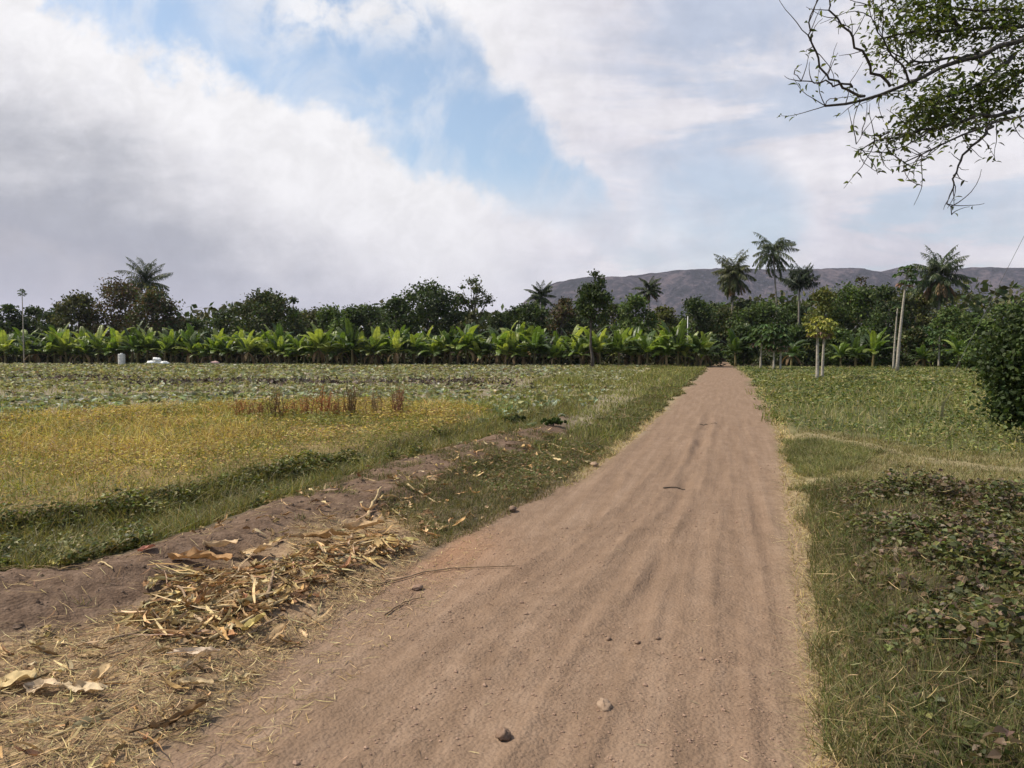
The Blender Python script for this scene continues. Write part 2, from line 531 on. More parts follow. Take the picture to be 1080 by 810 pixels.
def scatter(n, poly, rmin, rmax, fall=1.0, cond=None, aw=40, m=0.0):
    """points on the ground inside the outline; density falls with 1/r**fall"""
    outp = []; got = 0
    for _ in range(60):
        k = n * 3
        u = rng.random(k); e = 2 - fall
        if abs(e) < 1e-6:
            r = rmin * (rmax / rmin) ** u
        else:
            r = (rmin ** e + u * (rmax ** e - rmin ** e)) ** (1 / e)
        a = np.radians(rng.uniform(-aw, aw, k))
        P = np.stack([r * np.sin(a), r * np.cos(a)], 1)
        ok = np.ones(k, bool)
        if poly is not None:
            ok &= sdist(P, poly) + .12 * fbm(P[:, 0] / .5, P[:, 1] / .5, 71) * np.clip(r / 6, 1, 5) > m
        if cond is not None:
            ok &= cond(P)
        P = P[ok]; outp.append(P); got += len(P)
        if got >= n: break
    P = np.concatenate(outp)[:n]
    return P


def pick(cols, n, jit=.18):
    cols = np.array(cols)
    c = cols[rng.integers(0, len(cols), n)]
    return np.clip(c * (1 + jit * rng.standard_normal((n, 1))) * (1 + .06 * rng.standard_normal((n, 3))), .005, 1)


def blades(b, P, h, w, cols, lean=.4, sink=.01, K=4, bend=.5):
    n = len(P)
    h = np.asarray(h) * np.ones(n); w = np.asarray(w) * np.ones(n)
    z = gh(P[:, 0], P[:, 1]) - sink
    a = rng.random(n) * 2 * np.pi
    ld = np.stack([np.cos(a), np.sin(a), np.zeros(n)], 1) * (np.abs(rng.standard_normal(n)) * lean)[:, None]
    sa = rng.random(n) * np.pi
    side = np.stack([np.cos(sa), np.sin(sa), np.zeros(n)], 1)
    base = np.stack([P[:, 0], P[:, 1], z], 1)
    t = np.linspace(0, 1, K)
    ctr = base[:, None] + h[:, None, None] * (t[None, :, None] * np.array([0, 0, 1.]) * (1 - .25 * np.minimum(np.linalg.norm(ld, axis=1), 2.2)[:, None, None] * bend * t[None, :, None])
                                            + ld[:, None] * (t ** 1.6)[None, :, None])
    wd = w[:, None] * np.array([1, .9, .6, .12])[None, :] if K == 4 else w[:, None] * (1 - .88 * t ** 1.5)[None]
    Pt = np.stack([ctr - side[:, None] * wd[..., None] / 2, ctr + side[:, None] * wd[..., None] / 2], 2)
    b.patches(Pt, cols)


def leaves(b, pos, axis, nrm, L, W, cols, fold=.25, droop=.2):
    """4x3 folded pointed leaves"""
    n = len(pos)
    L = np.asarray(L) * np.ones(n); W = np.asarray(W) * np.ones(n)
    axis = axis / (np.linalg.norm(axis, axis=1)[:, None] + 1e-9)
    side = np.cross(axis, nrm); side /= np.linalg.norm(side, axis=1)[:, None] + 1e-9
    up = np.cross(side, axis)
    t = np.array([0, .35, .7, 1.0]); wd = np.array([.15, 1, .75, .05])
    ctr = pos[:, None] + axis[:, None] * (L[:, None] * t[None])[..., None] - up[:, None] * (L[:, None] * droop * t[None] ** 2)[..., None]
    ws = (W[:, None] * wd[None] / 2)[..., None]
    lf = up[:, None] * ws * fold * 2
    Pt = np.stack([ctr - side[:, None] * ws + lf, ctr, ctr + side[:, None] * ws + lf], 2)
    b.patches(Pt, cols)


def diamonds(b, pos, L, W, cols, upb=.5):
    n = len(pos)
    ax = rng.standard_normal((n, 3)); ax /= np.linalg.norm(ax, axis=1)[:, None]
    nr = rng.standard_normal((n, 3)) + np.array([0, 0, upb])
    side = np.cross(ax, nr); side /= np.linalg.norm(side, axis=1)[:, None] + 1e-9
    L = (np.asarray(L) * np.ones(n))[:, None]; W = (np.asarray(W) * np.ones(n))[:, None]
    p0 = pos - ax * L / 2; p3 = pos + ax * L / 2
    mid = pos - ax * L * .08
    p1 = mid + side * W / 2; p2 = mid - side * W / 2
    Pt = np.stack([np.stack([p0, p1], 1), np.stack([p2, p3], 1)], 1)
    b.patches(Pt, cols)


def rdir(n, zlo=-.2, zhi=.8):
    a = rng.random(n) * 2 * np.pi; z = rng.uniform(zlo, zhi, n); h = np.sqrt(np.maximum(1 - z * z, 0))
    return np.stack([h * np.cos(a), h * np.sin(a), z], 1)


def ground_leaves(b, P, zr, L, W, cols, zlo=-.1, zhi=.6, upb=1.5):
    n = len(P)
    z = gh(P[:, 0], P[:, 1]) + rng.uniform(zr[0], zr[1], n)
    pos = np.stack([P[:, 0], P[:, 1], z], 1)
    leaves(b, pos, rdir(n, zlo, zhi), rdir(n, .2, 1.) + np.array([0, 0, upb]), L, W, cols, droop=.25)


R_ = lambda P: np.hypot(P[:, 0], P[:, 1])
far_s = lambda P, k: np.clip(R_(P) / k, 1, 4)      # far blades stand for small tufts

# ------------------------------------------------------------------ ground cover
# golden dry grass on the fallow plot
b = MB()
P = scatter(58000, GOLD, 6, 26, 1.0, aw=48, m=-.55)
pn = fbm(P[:, 0] / 1.6, P[:, 1] / 1.6, 81); pn2 = fbm(P[:, 0] / .5, P[:, 1] / .5, 82)
keep = (pn2 > -.42)
P = P[keep]; pn = pn[keep]; pn2 = pn2[keep]
front = sstep(-sdist(P, DITCH), -.2, 3.5)
h = (.07 + .22 * rng.random(len(P)) ** 2) * (1 + .9 * pn + .4 * pn2) * (.6 + .4 * front)
c = pick([(.48, .38, .12), (.42, .32, .10), (.58, .47, .19), (.30, .20, .08), (.46, .31, .12)], len(P))
g = pick([(.19, .20, .045), (.24, .23, .06), (.13, .13, .04)], len(P))
gm = (rng.random(len(P)) < sstep(-pn, -.25, .25) * .85 + (1 - front) * .62)[:, None]
c = np.where(gm, g, c)
blades(b, P, h, .006 * far_s(P, 8), c, lean=1.25)
P = scatter(26000, GOLD, 6, 26, 1.0, aw=48, cond=lambda P: fbm(P[:, 0] / .9, P[:, 1] / .9, 86) > -.2)
pm = sstep(fbm(P[:, 0] / 1.1, P[:, 1] / 1.1, 87), -.15, .35)[:, None]
cG = np.where(rng.random((len(P), 1)) < pm, pick([(.17, .17, .045), (.12, .125, .035), (.22, .20, .06)], len(P)), pick([(.40, .30, .09), (.30, .20, .075), (.48, .38, .14), (.20, .12, .06)], len(P)))
ground_leaves(b, P, (.02, .17), .045 * far_s(P, 10), .02 * far_s(P, 10), cG)
tag(b.build('golden_grass', M_grass), 'golden dry grass covering the fallow plot', 'grass', kind='stuff')

# lush weeds in the ditch behind the muddy bund
b = MB()
clump = lambda P: fbm(P[:, 0] / .7, P[:, 1] / .7, 91) > -.42 + .75 * sstep(P[:, 0], -4.6, -1.0)
P = scatter(26000, DITCH, 4.5, 24, 1.0, cond=clump, aw=46)
hgt = .05 + .20 * np.clip(fbm(P[:, 0] / .45, P[:, 1] / .45, 92) + .25, 0, 1)
ground_leaves(b, P, (0, 1), .045 * far_s(P, 9), .03 * far_s(P, 9), pick([(.07, .105, .025), (.10, .14, .03), (.05, .075, .02), (.15, .16, .04)], len(P)), -.3, .7, .8) if False else None
n = len(P); z = gh(P[:, 0], P[:, 1]) + rng.random(n) * hgt
leaves(b, np.stack([P[:, 0], P[:, 1], z], 1), rdir(n, -.3, .7), rdir(n, .2, 1.) + np.array([0, 0, .8]), .045 * far_s(P, 9), .028 * far_s(P, 9),
       pick([(.085, .105, .025), (.13, .15, .035), (.06, .07, .022), (.22, .20, .055), (.19, .15, .055)], n))
P = scatter(22000, DITCH, 4.5, 24, 1.0, aw=46)
blades(b, P, .10 + .14 * rng.random(len(P)), .006 * far_s(P, 8), pick([(.09, .11, .03), (.15, .15, .045), (.28, .22, .08), (.12, .095, .045), (.20, .18, .05)], len(P)), lean=1.2)
tag(b.build('ditch_weeds', M_weed), 'lush green weeds filling the ditch behind the muddy bund', 'weeds', kind='stuff')

# verge
b = MB()
P = scatter(30000, VERGE, 5, 60, 1.0, cond=lambda P: fbm(P[:, 0] / .5, P[:, 1] / .5, 95) > -.25, m=.03)
blades(b, P, (.03 + .05 * rng.random(len(P))) * np.clip(R_(P) / 12, 1, 1.8), .006 * far_s(P, 8), pick([(.10, .105, .04), (.14, .13, .05), (.22, .18, .09), (.075, .085, .03)], len(P)), lean=1.1)
P = scatter(26000, VERGE, 4.5, 14, 1.0, m=-.06, cond=lambda P: fbm(P[:, 0] / .5, P[:, 1] / .5, 98) > -.4)
blades(b, P, .02 + .05 * rng.random(len(P)), .006, pick([(.11, .105, .04), (.15, .125, .055), (.25, .19, .10), (.08, .08, .03), (.19, .13, .08)], len(P)), lean=1.2)
P = scatter(9000, VERGE, 5, 60, 1.0, cond=lambda P: fbm(P[:, 0] / .7, P[:, 1] / .7, 96) > -.05, m=.05)
ground_leaves(b, P, (.0, .06), .03 * far_s(P, 8), .02 * far_s(P, 8), pick([(.085, .10, .035), (.12, .12, .045), (.2, .14, .08)], len(P)))
# sparse tufts creeping over the bund
P = scatter(6000, MUD, 4.5, 26, 1.0, cond=lambda P: fbm(P[:, 0] / .4, P[:, 1] / .4, 97) > .62 - .55 * sstep(P[:, 1], 6.0, 9), aw=46)
blades(b, P, .03 + .07 * rng.random(len(P)), .005 * far_s(P, 8), pick([(.10, .10, .035), (.22, .18, .09), (.08, .09, .03)], len(P)), lean=1.0)
tag(b.build('verge_grass', M_grass), 'short worn grass on the left verge of the dirt lane', 'grass', kind='stuff')

# the crop field to the left: low grey green rosettes in rows parallel to the far edge
b = MB()


def crop_ok(P):
    x, y = P[:, 0], P[:, 1]
    band = np.sin(y * 2 * np.pi / 1.5 + .9 * fbm(x / 9, y / 9, 101)) > -.35
    bare = fbm(x / 6, y / 1.3, 102) > -.10
    grassy = sdist(P, ROAD) < -(1.0 + .05 * y)
    return (~inside(P, GOLD, -.2)) & (~inside(P, VERGE)) & (~inside(P, DITCH)) & (~inside(P, MUD)) & band & bare & grassy & \
           (x < np.interp(y, [0, 66], [-1.0, 17.5])) & (y > 12) & (y < 74)


P = scatter(9500, None, 12, 84, .8, cond=crop_ok, aw=44)
reps = 6
PP = np.repeat(P, reps, 0) + rng.standard_normal((len(P) * reps, 2)) * .06
sz = np.repeat(rng.uniform(.7, 1.25, len(P)), reps) * np.clip(R_(PP) / 30, 1, 1.6)
tone = np.repeat(sstep(fbm(P[:, 0] / 6, P[:, 1] / 2.5, 104), -.3, .4), reps)[:, None]
cA = pick([(.235, .235, .145), (.33, .33, .22), (.17, .17, .10), (.43, .41, .30), (.22, .17, .11)], len(PP)); cB = pick([(.24, .23, .09), (.18, .18, .07), (.32, .28, .14)], len(PP))
sel = (rng.random((len(PP), 1)) < tone * .6)
nearblue = sstep(-R_(PP), -30, -17)[:, None]
cA = cA * (1 - nearblue * np.array([.32, .08, .04]))
n = len(PP); z = gh(PP[:, 0], PP[:, 1]) + .02
leaves(b, np.stack([PP[:, 0], PP[:, 1], z], 1), rdir(n, .15, .8), np.tile([0, 0, 1.], (n, 1)) + .5 * rng.standard_normal((n, 3)), .17 * sz, .11 * sz, np.where(sel, cB, cA), droop=.3)
tag(b.build('crop_plants', M_weed), 'low grey green crop plants in rows across the left field', 'crop', kind='stuff')

# dark dry residue lying between the crop rows
b = MB()
for poly in ([(160, 404), (262, 402), (266, 408), (165, 409)], [(420, 402), (500, 402), (505, 410), (430, 409)], [(60, 398), (110, 397), (112, 402), (64, 403)], [(300, 403), (380, 404), (380, 408), (300, 407)]):
    P = scatter(420, ppoly(poly), 20, 60, .5, aw=44); P = P + rng.standard_normal(P.shape) * np.array([1.6, .5])
    diamonds(b, np.stack([P[:, 0], P[:, 1], gh(P[:, 0], P[:, 1]) + rng.uniform(.02, .16, len(P))], 1), rng.uniform(.15, .4, len(P)), rng.uniform(.05, .14, len(P)), pick([(.10, .075, .07), (.07, .05, .045), (.17, .14, .11), (.05, .04, .035)], len(P)), 1.0)
tag(b.build('crop_residue', M_dry), 'dark dry crop residue lying between rows of the left field', 'crop residue', kind='stuff')

# rough grass between crops and lane, and pale weeds among the crops
b = MB()


def rough_ok(P):
    x, y = P[:, 0], P[:, 1]
    s = -sdist(P, ROAD)
    return (s > .05) & (s < 3.0 + .10 * y) & (x < np.interp(y, [0, 66], [-1.0, 17.5])) & (~inside(P, MUD)) & (~inside(P, GOLD)) & (y > 11) & (y < 74) & (~inside(P, DITCH))


P = scatter(20000, None, 11, 80, 1.0, cond=rough_ok)
h = .08 + .16 * np.clip(fbm(P[:, 0] / 1.3, P[:, 1] / 2, 106) + .35, 0, 1)
blades(b, P, h * np.clip(R_(P) / 25, 1, 1.5), .011 * far_s(P, 12), pick([(.15, .165, .045), (.21, .21, .06), (.11, .12, .04), (.29, .25, .11)], len(P)), lean=.8)
P = scatter(14000, None, 14, 80, 1.0, cond=lambda P: (P[:, 0] < np.interp(P[:, 1], [0, 66], [-2.0, 16])) & (~inside(P, GOLD)) & (~inside(P, MUD)) & (~inside(P, DITCH)) & (P[:, 1] < 76) & (P[:, 1] > 13) & (fbm(P[:, 0] / 5, P[:, 1] / 2, 107) > -.1))
blades(b, P, .10 + .18 * rng.random(len(P)), .012 * far_s(P, 14), pick([(.24, .23, .09), (.38, .32, .17), (.17, .18, .07)], len(P)), lean=.8)
tag(b.build('rough_grass', M_grass), 'rough grass and weeds between the left field and lane', 'grass', kind='stuff')

# right field: low creeping vines
b = MB()
P = scatter(36000, RFIELD, 9, 70, .9, m=-.2, cond=lambda P: ~inside(P, TRACK, -.15) & (fbm(P[:, 0] / 1.2, P[:, 1] / 1.2, 111) > -.24))
sz = np.clip(R_(P) / 14, 1, 2.6)
hh = .05 + .16 * np.clip(fbm(P[:, 0] / 1.2, P[:, 1] / 1.2, 111) + .35, 0, 1)
n = len(P); z = gh(P[:, 0], P[:, 1]) + rng.random(n) * hh
tn = sstep(fbm(P[:, 0] / 4, P[:, 1] / 4, 112), -.2, .5)[:, None]
c = pick([(.08, .11, .026), (.12, .145, .038), (.045, .065, .018)], n); c2 = pick([(.21, .20, .055), (.16, .175, .05), (.28, .24, .10)], n)
leaves(b, np.stack([P[:, 0], P[:, 1], z], 1), rdir(n, -.2, .6), rdir(n, .2, 1.) + np.array([0, 0, 1.]), (.06 * rng.uniform(.6, 1.3, n)) * sz, .04 * sz, np.where(rng.random((n, 1)) < .25 + .5 * tn, c2, c))
P = scatter(30000, RFIELD, 9, 70, 1.0, m=-.3, cond=lambda P: ~inside(P, TRACK, -.15))
blades(b, P, .06 + .22 * rng.random(len(P)) * (1 + fbm(P[:, 0] / 1.5, P[:, 1] / 1.5, 113)), .009 * far_s(P, 11), pick([(.16, .18, .045), (.24, .22, .08), (.10, .13, .03), (.3, .26, .12)], len(P)), lean=.9)
tag(b.build('vine_crop', M_weed), 'low green vine crop covering the field right of the lane', 'crop', kind='stuff')

# right verge grass strip + dry bank
b = MB()
P = scatter(12000, RGRASS, 7, 16, 1.0)
blades(b, P, .04 + .09 * rng.random(len(P)), .006 * far_s(P, 8), pick([(.14, .15, .05), (.19, .185, .07), (.28, .24, .12), (.10, .11, .04)], len(P)), lean=1.1)
P = scatter(1500, TRACK, 7, 22, 1.0)
blades(b, P, .02 + .04 * rng.random(len(P)), .008 * far_s(P, 8), pick([(.24, .20, .10), (.17, .16, .07)], len(P)), lean=1.2)
P = scatter(22000, DRYB, 7, 18, 1.0, cond=lambda P: ~inside(P, TRACK, .05))
blades(b, P, .03 + .06 * rng.random(len(P)), .006 * far_s(P, 8), pick([(.24, .20, .10), (.30, .25, .13), (.15, .15, .06), (.19, .17, .08)], len(P)), lean=1.0)
tag(b.build('bank_grass', M_grass), 'faded grass on the low bank beside the side track', 'grass', kind='stuff')

# creeping plants in the right foreground
b = MB()
cz = lambda P: fbm(P[:, 0] / .5, P[:, 1] / .5, 121)
deep = lambda P: sstep(sdist(P, CREEP), .1, .7)
P = scatter(24000, CREEP, 2.3, 10, 1.0, cond=lambda P: (cz(P) > -.28) & (rng.random(len(P)) < .15 + .85 * deep(P) * sstep(P[:, 1], 3.0, 4.4)), aw=44)
n = len(P); q = cz(P)
hh = (.03 + .34 * np.clip(q + .22, 0, 1)) * deep(P)
z = gh(P[:, 0], P[:, 1]) + rng.random(n) * hh
brn = (rng.random((n, 1)) < .34 + .4 * sstep(fbm(P[:, 0] / .6, P[:, 1] / .6, 123), 0, .4)[:, None])
c = np.where(brn, pick([(.13, .09, .055), (.19, .135, .085), (.09, .062, .04)], n), pick([(.06, .07, .026), (.08, .09, .032), (.10, .11, .036), (.15, .155, .05)], n))
ls = rng.uniform(.6, 1.35, n)
leaves(b, np.stack([P[:, 0], P[:, 1], z], 1), rdir(n, -.4, .5), rdir(n, .1, 1.) + np.array([0, 0, .8]), .045 * ls, .034 * ls, c, fold=.3)
tag(b.build('creeping_weeds', M_weed), 'dark creeping leafy weeds covering the right foreground', 'weeds', kind='stuff')
b = MB()
P = scatter(46000, CREEP, 2.3, 10, .9, cond=lambda P: rng.random(len(P)) < 1 - .55 * deep(P) * sstep(P[:, 1], 3.0, 4.4), m=-.05, aw=44)
blades(b, P, .03 + .10 * rng.random(len(P)), .0042 * far_s(P, 5), pick([(.10, .115, .035), (.14, .145, .045), (.065, .08, .025), (.26, .205, .11), (.13, .095, .05)], len(P)), lean=1.2)
# dry straw-coloured fringe at the lane's right edge
ED = np.array([G(*p) for p in _r[::-1]])
P = scatter(5500, None, 2.4, 20, 1.2, cond=lambda P: (np.abs(sdist(P, ROAD) - .02) < .13) & (P[:, 0] > .6))
blades(b, P, .03 + .05 * rng.random(len(P)), .0045 * far_s(P, 5), pick([(.40, .31, .16), (.30, .23, .12), (.48, .38, .2)], len(P)), lean=1.8)
tag(b.build('edge_grass', M_grass), 'grass along the right edge of the dirt lane', 'grass', kind='stuff')


# ------------------------------------------------------------------ straw, leaf litter, pebbles
def strands(b, P, L, w, cols, zr=(.0, .03), kink=.25, tilt=.12, head=None):
    n = len(P); K = 5
    a = rng.random(n) * 2 * np.pi if head is None else head + .5 * rng.standard_normal(n)
    t = np.linspace(-.5, .5, K)
    curv = rng.standard_normal(n) * kink
    ang = a[:, None] + curv[:, None] * t[None] * 2
    step = (np.asarray(L) * np.ones(n))[:, None, None] / (K - 1)
    d = np.stack([np.cos(ang), np.sin(ang)], -1)
    c2 = np.concatenate([np.zeros((n, 1, 2)), np.cumsum(d[:, 1:] * step, 1)], 1) - np.asarray(L * np.ones(n))[:, None, None] * .5 * d[:, 2:3]
    xy = P[:, None] + c2
    z0 = gh(P[:, 0], P[:, 1]) + rng.uniform(zr[0], zr[1], n) + .004
    z = gh(xy[..., 0].ravel(), xy[..., 1].ravel()).reshape(n, K) * .6 + z0[:, None] * .4 + .004
    z = z + np.asarray(L * np.ones(n))[:, None] * t[None] * (tilt * np.abs(rng.standard_normal(n)))[:, None] * .4 + (rng.uniform(zr[0], zr[1], n))[:, None]
    side = np.stack([-np.sin(ang), np.cos(ang), .5 * rng.standard_normal((n, 1)) * np.ones((1, K))], -1)
    side /= np.linalg.norm(side, axis=2)[..., None]
    wd = (np.asarray(w) * np.ones(n))[:, None] * np.array([.5, 1, 1, .8, .2])[None]
    C = np.concatenate([xy, z[..., None]], -1)
    b.patches(np.stack([C - side * wd[..., None] / 2, C + side * wd[..., None] / 2], 2), cols)


STRAW = [(.43, .32, .155), (.34, .245, .12), (.52, .40, .21), (.23, .155, .075), (.27, .185, .095)]
b = MB()
dens = lambda P: fbm(P[:, 0] / .45, P[:, 1] / .45, 131) > -.25
P = scatter(17000, LITTER, 2.3, 9, 1.0, cond=dens, aw=46, m=-.05)
strands(b, P, .02 + .14 * rng.random(len(P)) ** 2, rng.uniform(.0012, .0045, len(P)), pick(STRAW, len(P)), (0, .02))
P = scatter(1500, None, 2.3, 10, 1.0, cond=lambda P: inside(P, ROAD, .02) & (sdist(P, LITTER) > -.45), aw=44)
strands(b, P, rng.uniform(.02, .10, len(P)), rng.uniform(.0015, .004, len(P)), pick(STRAW, len(P)), (0, .004))
P = scatter(700, ROAD, 2.3, 22, 1.0)
strands(b, P, rng.uniform(.015, .07, len(P)), rng.uniform(.0015, .004, len(P)), pick([(.2, .13, .08), (.4, .3, .18), (.12, .08, .05)], len(P)), (0, .003))
P = scatter(900, CREEP, 2.3, 9, 1.0, aw=44)
strands(b, P, rng.uniform(.04, .16, len(P)), rng.uniform(.0015, .0035, len(P)), pick(STRAW, len(P)), (.03, .10), tilt=.5)
P = scatter(900, MUD, 4, 14, 1.0, aw=46)
strands(b, P, rng.uniform(.05, .2, len(P)), rng.uniform(.002, .005, len(P)), pick(STRAW, len(P)), (0, .02))
tag(b.build('straw', M_dry), 'scattered straw and dry stems strewn along the lane edges', 'straw', kind='stuff')


def curled(b, P, L, W, cols, zr, curl=1.2, tilt=.5):
    """curled pieces of dry banana leaf"""
    n = len(P); K, M_ = 7, 5
    L = np.asarray(L) * np.ones(n); W = np.asarray(W) * np.ones(n)
    a = rng.random(n) * 2 * np.pi
    ax = np.stack([np.cos(a), np.sin(a), tilt * rng.standard_normal(n) * .6], 1); ax /= np.linalg.norm(ax, axis=1)[:, None]
    up = np.stack([.5 * rng.standard_normal(n), .5 * rng.standard_normal(n), np.ones(n)], 1)
    side = np.cross(ax, up); side /= np.linalg.norm(side, axis=1)[:, None]; up = np.cross(side, ax)
    t = np.linspace(-.5, .5, K); s = np.linspace(-1, 1, M_)
    prof = np.array([.25, .75, 1, .95, .8, .5, .08])
    cu = (curl * rng.uniform(.3, 1.6, n))[:, None, None] * (1 + .5 * np.sin(t * 6 + rng.random(n)[:, None] * 6))[:, :, None]
    th = s[None, None] * cu
    wl = (W / 2)[:, None, None] * prof[None, :, None] * (1 + .25 * rng.standard_normal((n, K, 1)))
    off = np.sin(th) / np.maximum(cu, .2) * wl; lift = (1 - np.cos(th)) / np.maximum(cu, .2) * wl
    bend = (rng.standard_normal(n) * .5)[:, None] * t[None] ** 2 * L[:, None] * 1.2
    z0 = gh(P[:, 0], P[:, 1]) + rng.uniform(zr[0], zr[1], n) + .01
    base = np.stack([P[:, 0], P[:, 1], z0], 1)
    C = base[:, None] + ax[:, None] * (L[:, None] * t[None])[..., None] + up[:, None] * bend[..., None]
    Pt = C[:, :, None] + side[:, None, None] * off[..., None] + up[:, None, None] * lift[..., None]
    Pt += rng.standard_normal(Pt.shape) * .003
    b.patches(Pt, cols)


DRYC = [(.47, .33, .16), (.56, .41, .22), (.38, .25, .115), (.44, .34, .2), (.25, .155, .075)]
PILE = ppoly([(150, 634), (215, 612), (255, 614), (300, 602), (345, 590), (400, 580), (428, 586), (400, 600), (345, 622), (300, 650), (255, 680), (215, 696), (175, 696), (140, 672)])
b = MB()
P = scatter(620, PILE, 3, 8, 1.0, aw=46)
curled(b, P, rng.uniform(.07, .24, len(P)), rng.uniform(.02, .055, len(P)), pick(DRYC, len(P)), (0, .035), 1.5, .3)
P = scatter(130, PILE, 3, 8, 1.0, aw=46)
strands(b, P, rng.uniform(.10, .34, len(P)), rng.uniform(.006, .018, len(P)), pick(DRYC, len(P)), (.01, .06), tilt=.3)
P = scatter(90, LITTER, 2.4, 8, 1.0, aw=46)
strands(b, P, rng.uniform(.12, .40, len(P)), rng.uniform(.004, .012, len(P)), pick(DRYC, len(P)), (.0, .03), tilt=.15)
P = scatter(330, LITTER, 2.4, 8, 1.0, aw=46)
curled(b, P, rng.uniform(.05, .16, len(P)), rng.uniform(.012, .04, len(P)), pick(DRYC, len(P)), (0, .025))
P = scatter(150, VERGE, 5, 14, 1.0, cond=lambda P: P[:, 1] < 12)
curled(b, P, rng.uniform(.05, .2, len(P)), rng.uniform(.015, .05, len(P)), pick(DRYC, len(P)), (.01, .04))
P = scatter(170, MUD, 4.5, 14, 1.0, aw=46, cond=lambda P: (P[:, 1] > 5.8) & (P[:, 0] > -2.6))
curled(b, P, rng.uniform(.05, .2, len(P)), rng.uniform(.015, .05, len(P)), pick(DRYC, len(P)), (.01, .03))
tag(b.build('leaf_litter', M_dry, smooth=True), 'heap of broken dry banana leaves along the left edge of the lane', 'leaf litter', kind='stuff')

# pebbles and crumbs of earth on the lane
ICO_T = (1 + 5 ** .5) / 2


def blob(b, pos, r, col=None, squash=(1, 1, .6), nu=8, nv=6, rough=.25, seed=0, cap=None):
    """rough rounded lump"""
    rg = np.random.default_rng(seed)
    th = np.linspace(.12, np.pi - .12, nv); ph = np.linspace(0, 2 * np.pi, nu, endpoint=False)
    T, Ph = np.meshgrid(th, ph, indexing='ij')
    d = np.stack([np.sin(T) * np.cos(Ph), np.sin(T) * np.sin(Ph), np.cos(T)], -1)
    rr = 1 + rough * (rg.random((nv, nu)) - .5)
    V = np.asarray(pos) + d * rr[..., None] * r * np.array(squash)
    i, j = np.meshgrid(np.arange(nv - 1), np.arange(nu), indexing='ij'); j2 = (j + 1) % nu
    Q = np.stack([i * nu + j, (i + 1) * nu + j, (i + 1) * nu + j2, i * nu + j2], -1).reshape(-1, 4)
    V = V.reshape(-1, 3)
    capq = []
    for r0, fl in ((0, False), ((nv - 1) * nu, True)):
        for k in range(0, nu - 2, 2):
            q = [r0, r0 + k + 1, r0 + k + 2, r0 + (k + 3) % nu]
            capq.append(q[::-1] if fl else q)
    b.add(V, np.vstack([Q, np.array(capq)]), col)


b = MB()
P = scatter(4200, ROAD, 2.3, 18, 1.2, cond=lambda P: fbm(P[:, 0] / .7, P[:, 1] / 1.2, 141) > .05)
zz = gh(P[:, 0], P[:, 1])
for k in range(len(P)):
    r = .003 + .006 * rng.random() ** 3 + (.010 * rng.random() if rng.random() < .03 else 0)
    blob(b, (P[k, 0], P[k, 1], zz[k] + r * .15), r, None, (1, rng.uniform(.7, 1.2), .7), 5, 4, .4, k)
tag(b.build('gravel', M_clod, smooth=False), 'crumbs of earth and tiny pebbles strewn on the lane', 'gravel', kind='stuff')
b = MB()
P = scatter(900, MUD, 4, 12, 1.0, aw=46)
zz = gh(P[:, 0], P[:, 1])
for k in range(len(P)):
    r = .004 + .022 * rng.random() ** 3
    blob(b, (P[k, 0], P[k, 1], zz[k] - r * .1), r, None, (1, rng.uniform(.6, 1.3), .7), 7, 5, .9, k)
tag(b.build('earth_crumbs', M_mud, smooth=False), 'dark crumbs of earth on the muddy bund', 'earth crumbs', kind='stuff')


# ------------------------------------------------------------------ single things lying in the foreground
def ground_path(pts, lift=.01, n=9, wob=.006):
    q = np.array([G(*p) for p in pts])
    t = np.linspace(0, 1, len(q)); tt = np.linspace(0, 1, n)
    x = np.interp(tt, t, q[:, 0]); y = np.interp(tt, t, q[:, 1])
    x = x + wob * rng.standard_normal(n); y = y + wob * rng.standard_normal(n)
    return np.stack([x, y, gh(x, y) + lift], 1)


def stick(name, pts, r0, r1, label, cat, mat, lift=.01, forks=(), n=9, wob=.006, group=None):
    path = ground_path(pts, lift, n, wob)
    o = path[0].copy()
    b = MB(); b.tube(path - o, np.linspace(r0, r1, len(path)), 7, rough=.25)
    for f in forks:
        q = ground_path(f, lift + .015, 5, .004)
        b.tube(q - o, np.linspace(r1 * 1.0, r1 * .4, len(q)), 6, rough=.25)
    ob = b.build(name, mat, smooth=True); ob.location = o
    return tag(ob, label, cat, group)


stick('stick', [(352, 629), (385, 622), (420, 613), (455, 604), (500, 600), (545, 600)], .007, .003, 'long thin curved brown stick reaching onto the lane', 'stick', M_stick, .012, n=14)
stick('stick', [(355, 614), (375, 618), (397, 621)], .008, .006, 'short straight pale stick just above the long curved stick', 'stick', M_stalk, .012)
stick('twig', [(405, 650), (425, 637), (448, 631)], .006, .003, 'small dark forked twig just below the long curved stick', 'twig', M_stick, .012, forks=[[(425, 638), (432, 628), (436, 624)], [(418, 642), (430, 643), (440, 640)]])
stick('dry_stalk', [(50, 800), (90, 780), (125, 764), (153, 747)], .008, .003, 'thin dry stalk pointing up to the lane in the bottom left corner', 'stalk', M_stalk, .02)
stick('dry_stalk', [(112, 696), (140, 688), (172, 679)], .010, .006, 'dull brown stalk lying left of the leaf heap on the straw', 'stalk', M_stick, .02)
stick('dry_stalk', [(222, 690), (262, 670), (303, 648)], .012, .008, 'thickest pale stalk lying at the lower end of the leaf heap', 'stalk', M_stalk, .035)
stick('dry_stalk', [(236, 694), (268, 677), (299, 661)], .009, .006, 'brown stalk lying close under the thickest pale stalk', 'stalk', M_stick, .02)
stick('dry_stalk', [(192, 659), (215, 662), (243, 660)], .010, .007, 'pale level stalk half buried in the middle of the leaf heap', 'stalk', M_stalk, .04)
stick('dry_stalk', [(188, 640), (197, 652), (200, 662)], .008, .006, 'short bent stalk standing across the level stalk in the leaf heap', 'stalk', M_stick, .06)
